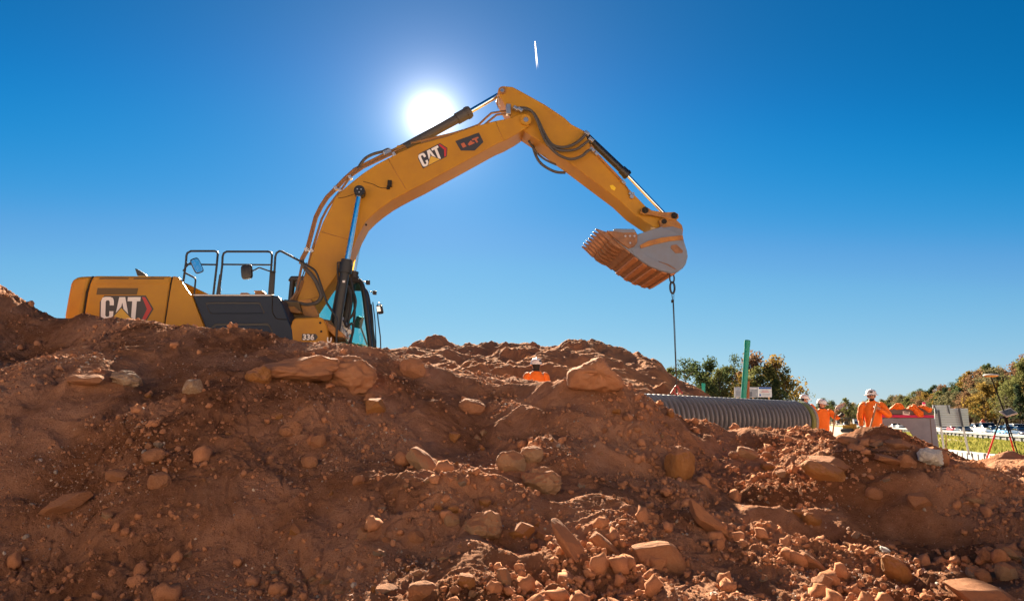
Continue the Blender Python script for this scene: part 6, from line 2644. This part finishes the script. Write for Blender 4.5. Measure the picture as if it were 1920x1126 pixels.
# where the road bends away the woods close the view
for k in range(34):
    px = 1538 + k * 4.4 + random.uniform(-4, 4)
    Y = 470 + random.uniform(-25, 70)
    leaf = random.choices(['dark', 'olive', 'gold', 'pale', 'rust'], [2, 4, 3, 3, 1])[0]
    b_ = at(px, 790, Y)
    tree(random.choice([0, 1, 2, 3, 5]), (b_.x, Y, -2.3), random.uniform(12, 17.5) + (px - 1538) * .015, leaf, dict(dark='dark green tree far off where the highway bends', olive='olive tree far off where the highway bends', gold='golden tree far off where the highway bends',
         pale='pale tree far off where the highway bends', rust='reddish tree far off where the highway bends')[leaf], 'distant trees at the bend of the highway', random.uniform(0, 6), random.uniform(.9, 1.2))

# grass tufts on the verge
g = np.random.default_rng(9)
n = 9000
yv = 22 + 90 * g.random(n) ** 1.6
cv_ = g.uniform(8.9, 21.4, n)
xv = K * yv + cv_
zv = verge_z(cv_, yv) + .07 * perlin(xv * .35, yv * .35, 75) + .035 * perlin(xv * .9, yv * .9, 76)
hh = g.uniform(.05, .16, n) * (1 + yv / 90)
aa = g.uniform(0, 6.28, n)
wv = .05 * (1 + yv / 60)
P = np.stack([np.stack([xv - wv * np.cos(aa), yv - wv * np.sin(aa), zv - .02], -1), np.stack([xv + wv * np.cos(aa), yv + wv * np.sin(aa), zv - .02], -1), np.stack([xv + g.normal(0, .04, n), yv + g.normal(0, .04, n), zv + hh], -1)], 1).reshape(-1, 3)
me = bpy.data.meshes.new('grass')
me.from_pydata(P.tolist(), [], [(3 * i, 3 * i + 1, 3 * i + 2) for i in range(n)])
me.materials.append(leaf_mat('grass_blades', (.12, .135, .025), (.26, .235, .06)))
gs = bpy.data.objects.new('grass', me)
link(gs)
tag(gs, None, None, None, 'stuff')

# ================================================================ CONTRAIL
CYY = 6000.0
ct_ = empty('contrail', at(1003, 78, CYY), 0, 'short white aircraft vapour trail high in the clear sky', 'contrail')
cm = bpy.data.materials.new('vapour')
cm.use_nodes = True
n_, l_ = cm.node_tree.nodes, cm.node_tree.links
n_.remove(n_['Principled BSDF'])
tl = n_.new('ShaderNodeBsdfTranslucent')
tl.inputs[0].default_value = (.95, .95, .95, 1)
tp_ = n_.new('ShaderNodeBsdfTransparent')
mx = n_.new('ShaderNodeMixShader')
tcn = n_.new('ShaderNodeTexCoord')
spx = n_.new('ShaderNodeSeparateXYZ')
l_.new(tcn.outputs['Generated'], spx.inputs[0])
pw = n_.new('ShaderNodeMath')
pw.operation = 'POWER'
pw.inputs[1].default_value = 1.3
l_.new(spx.outputs['Z'], pw.inputs[0])
l_.new(pw.outputs[0], mx.inputs[0])
l_.new(tp_.outputs[0], mx.inputs[1])
l_.new(tl.outputs[0], mx.inputs[2])
l_.new(mx.outputs[0], n_['Material Output'].inputs[0])
for k, off in enumerate((0, 2.6)):
    mb = MB()
    a0_ = at(1003, 77, CYY) - ct_.location
    a1_ = at(1006.5 + off, 132 - off, CYY) - ct_.location
    mb.tube([a0_, a0_.lerp(a1_, .03), a0_.lerp(a1_, .4), a0_.lerp(a1_, .8), a1_], [1, 3.4, 3.2, 2.8, 1.5], 10)
    mb.build('vapour_streak', cm, ct_, smooth=True)

# parents of copied parts keep their own names; the shared prototypes that were never placed go
for k, o in PROTO.items():
    if k not in USED:
        for ch in children(o):
            bpy.data.objects.remove(ch)
        bpy.data.objects.remove(o)
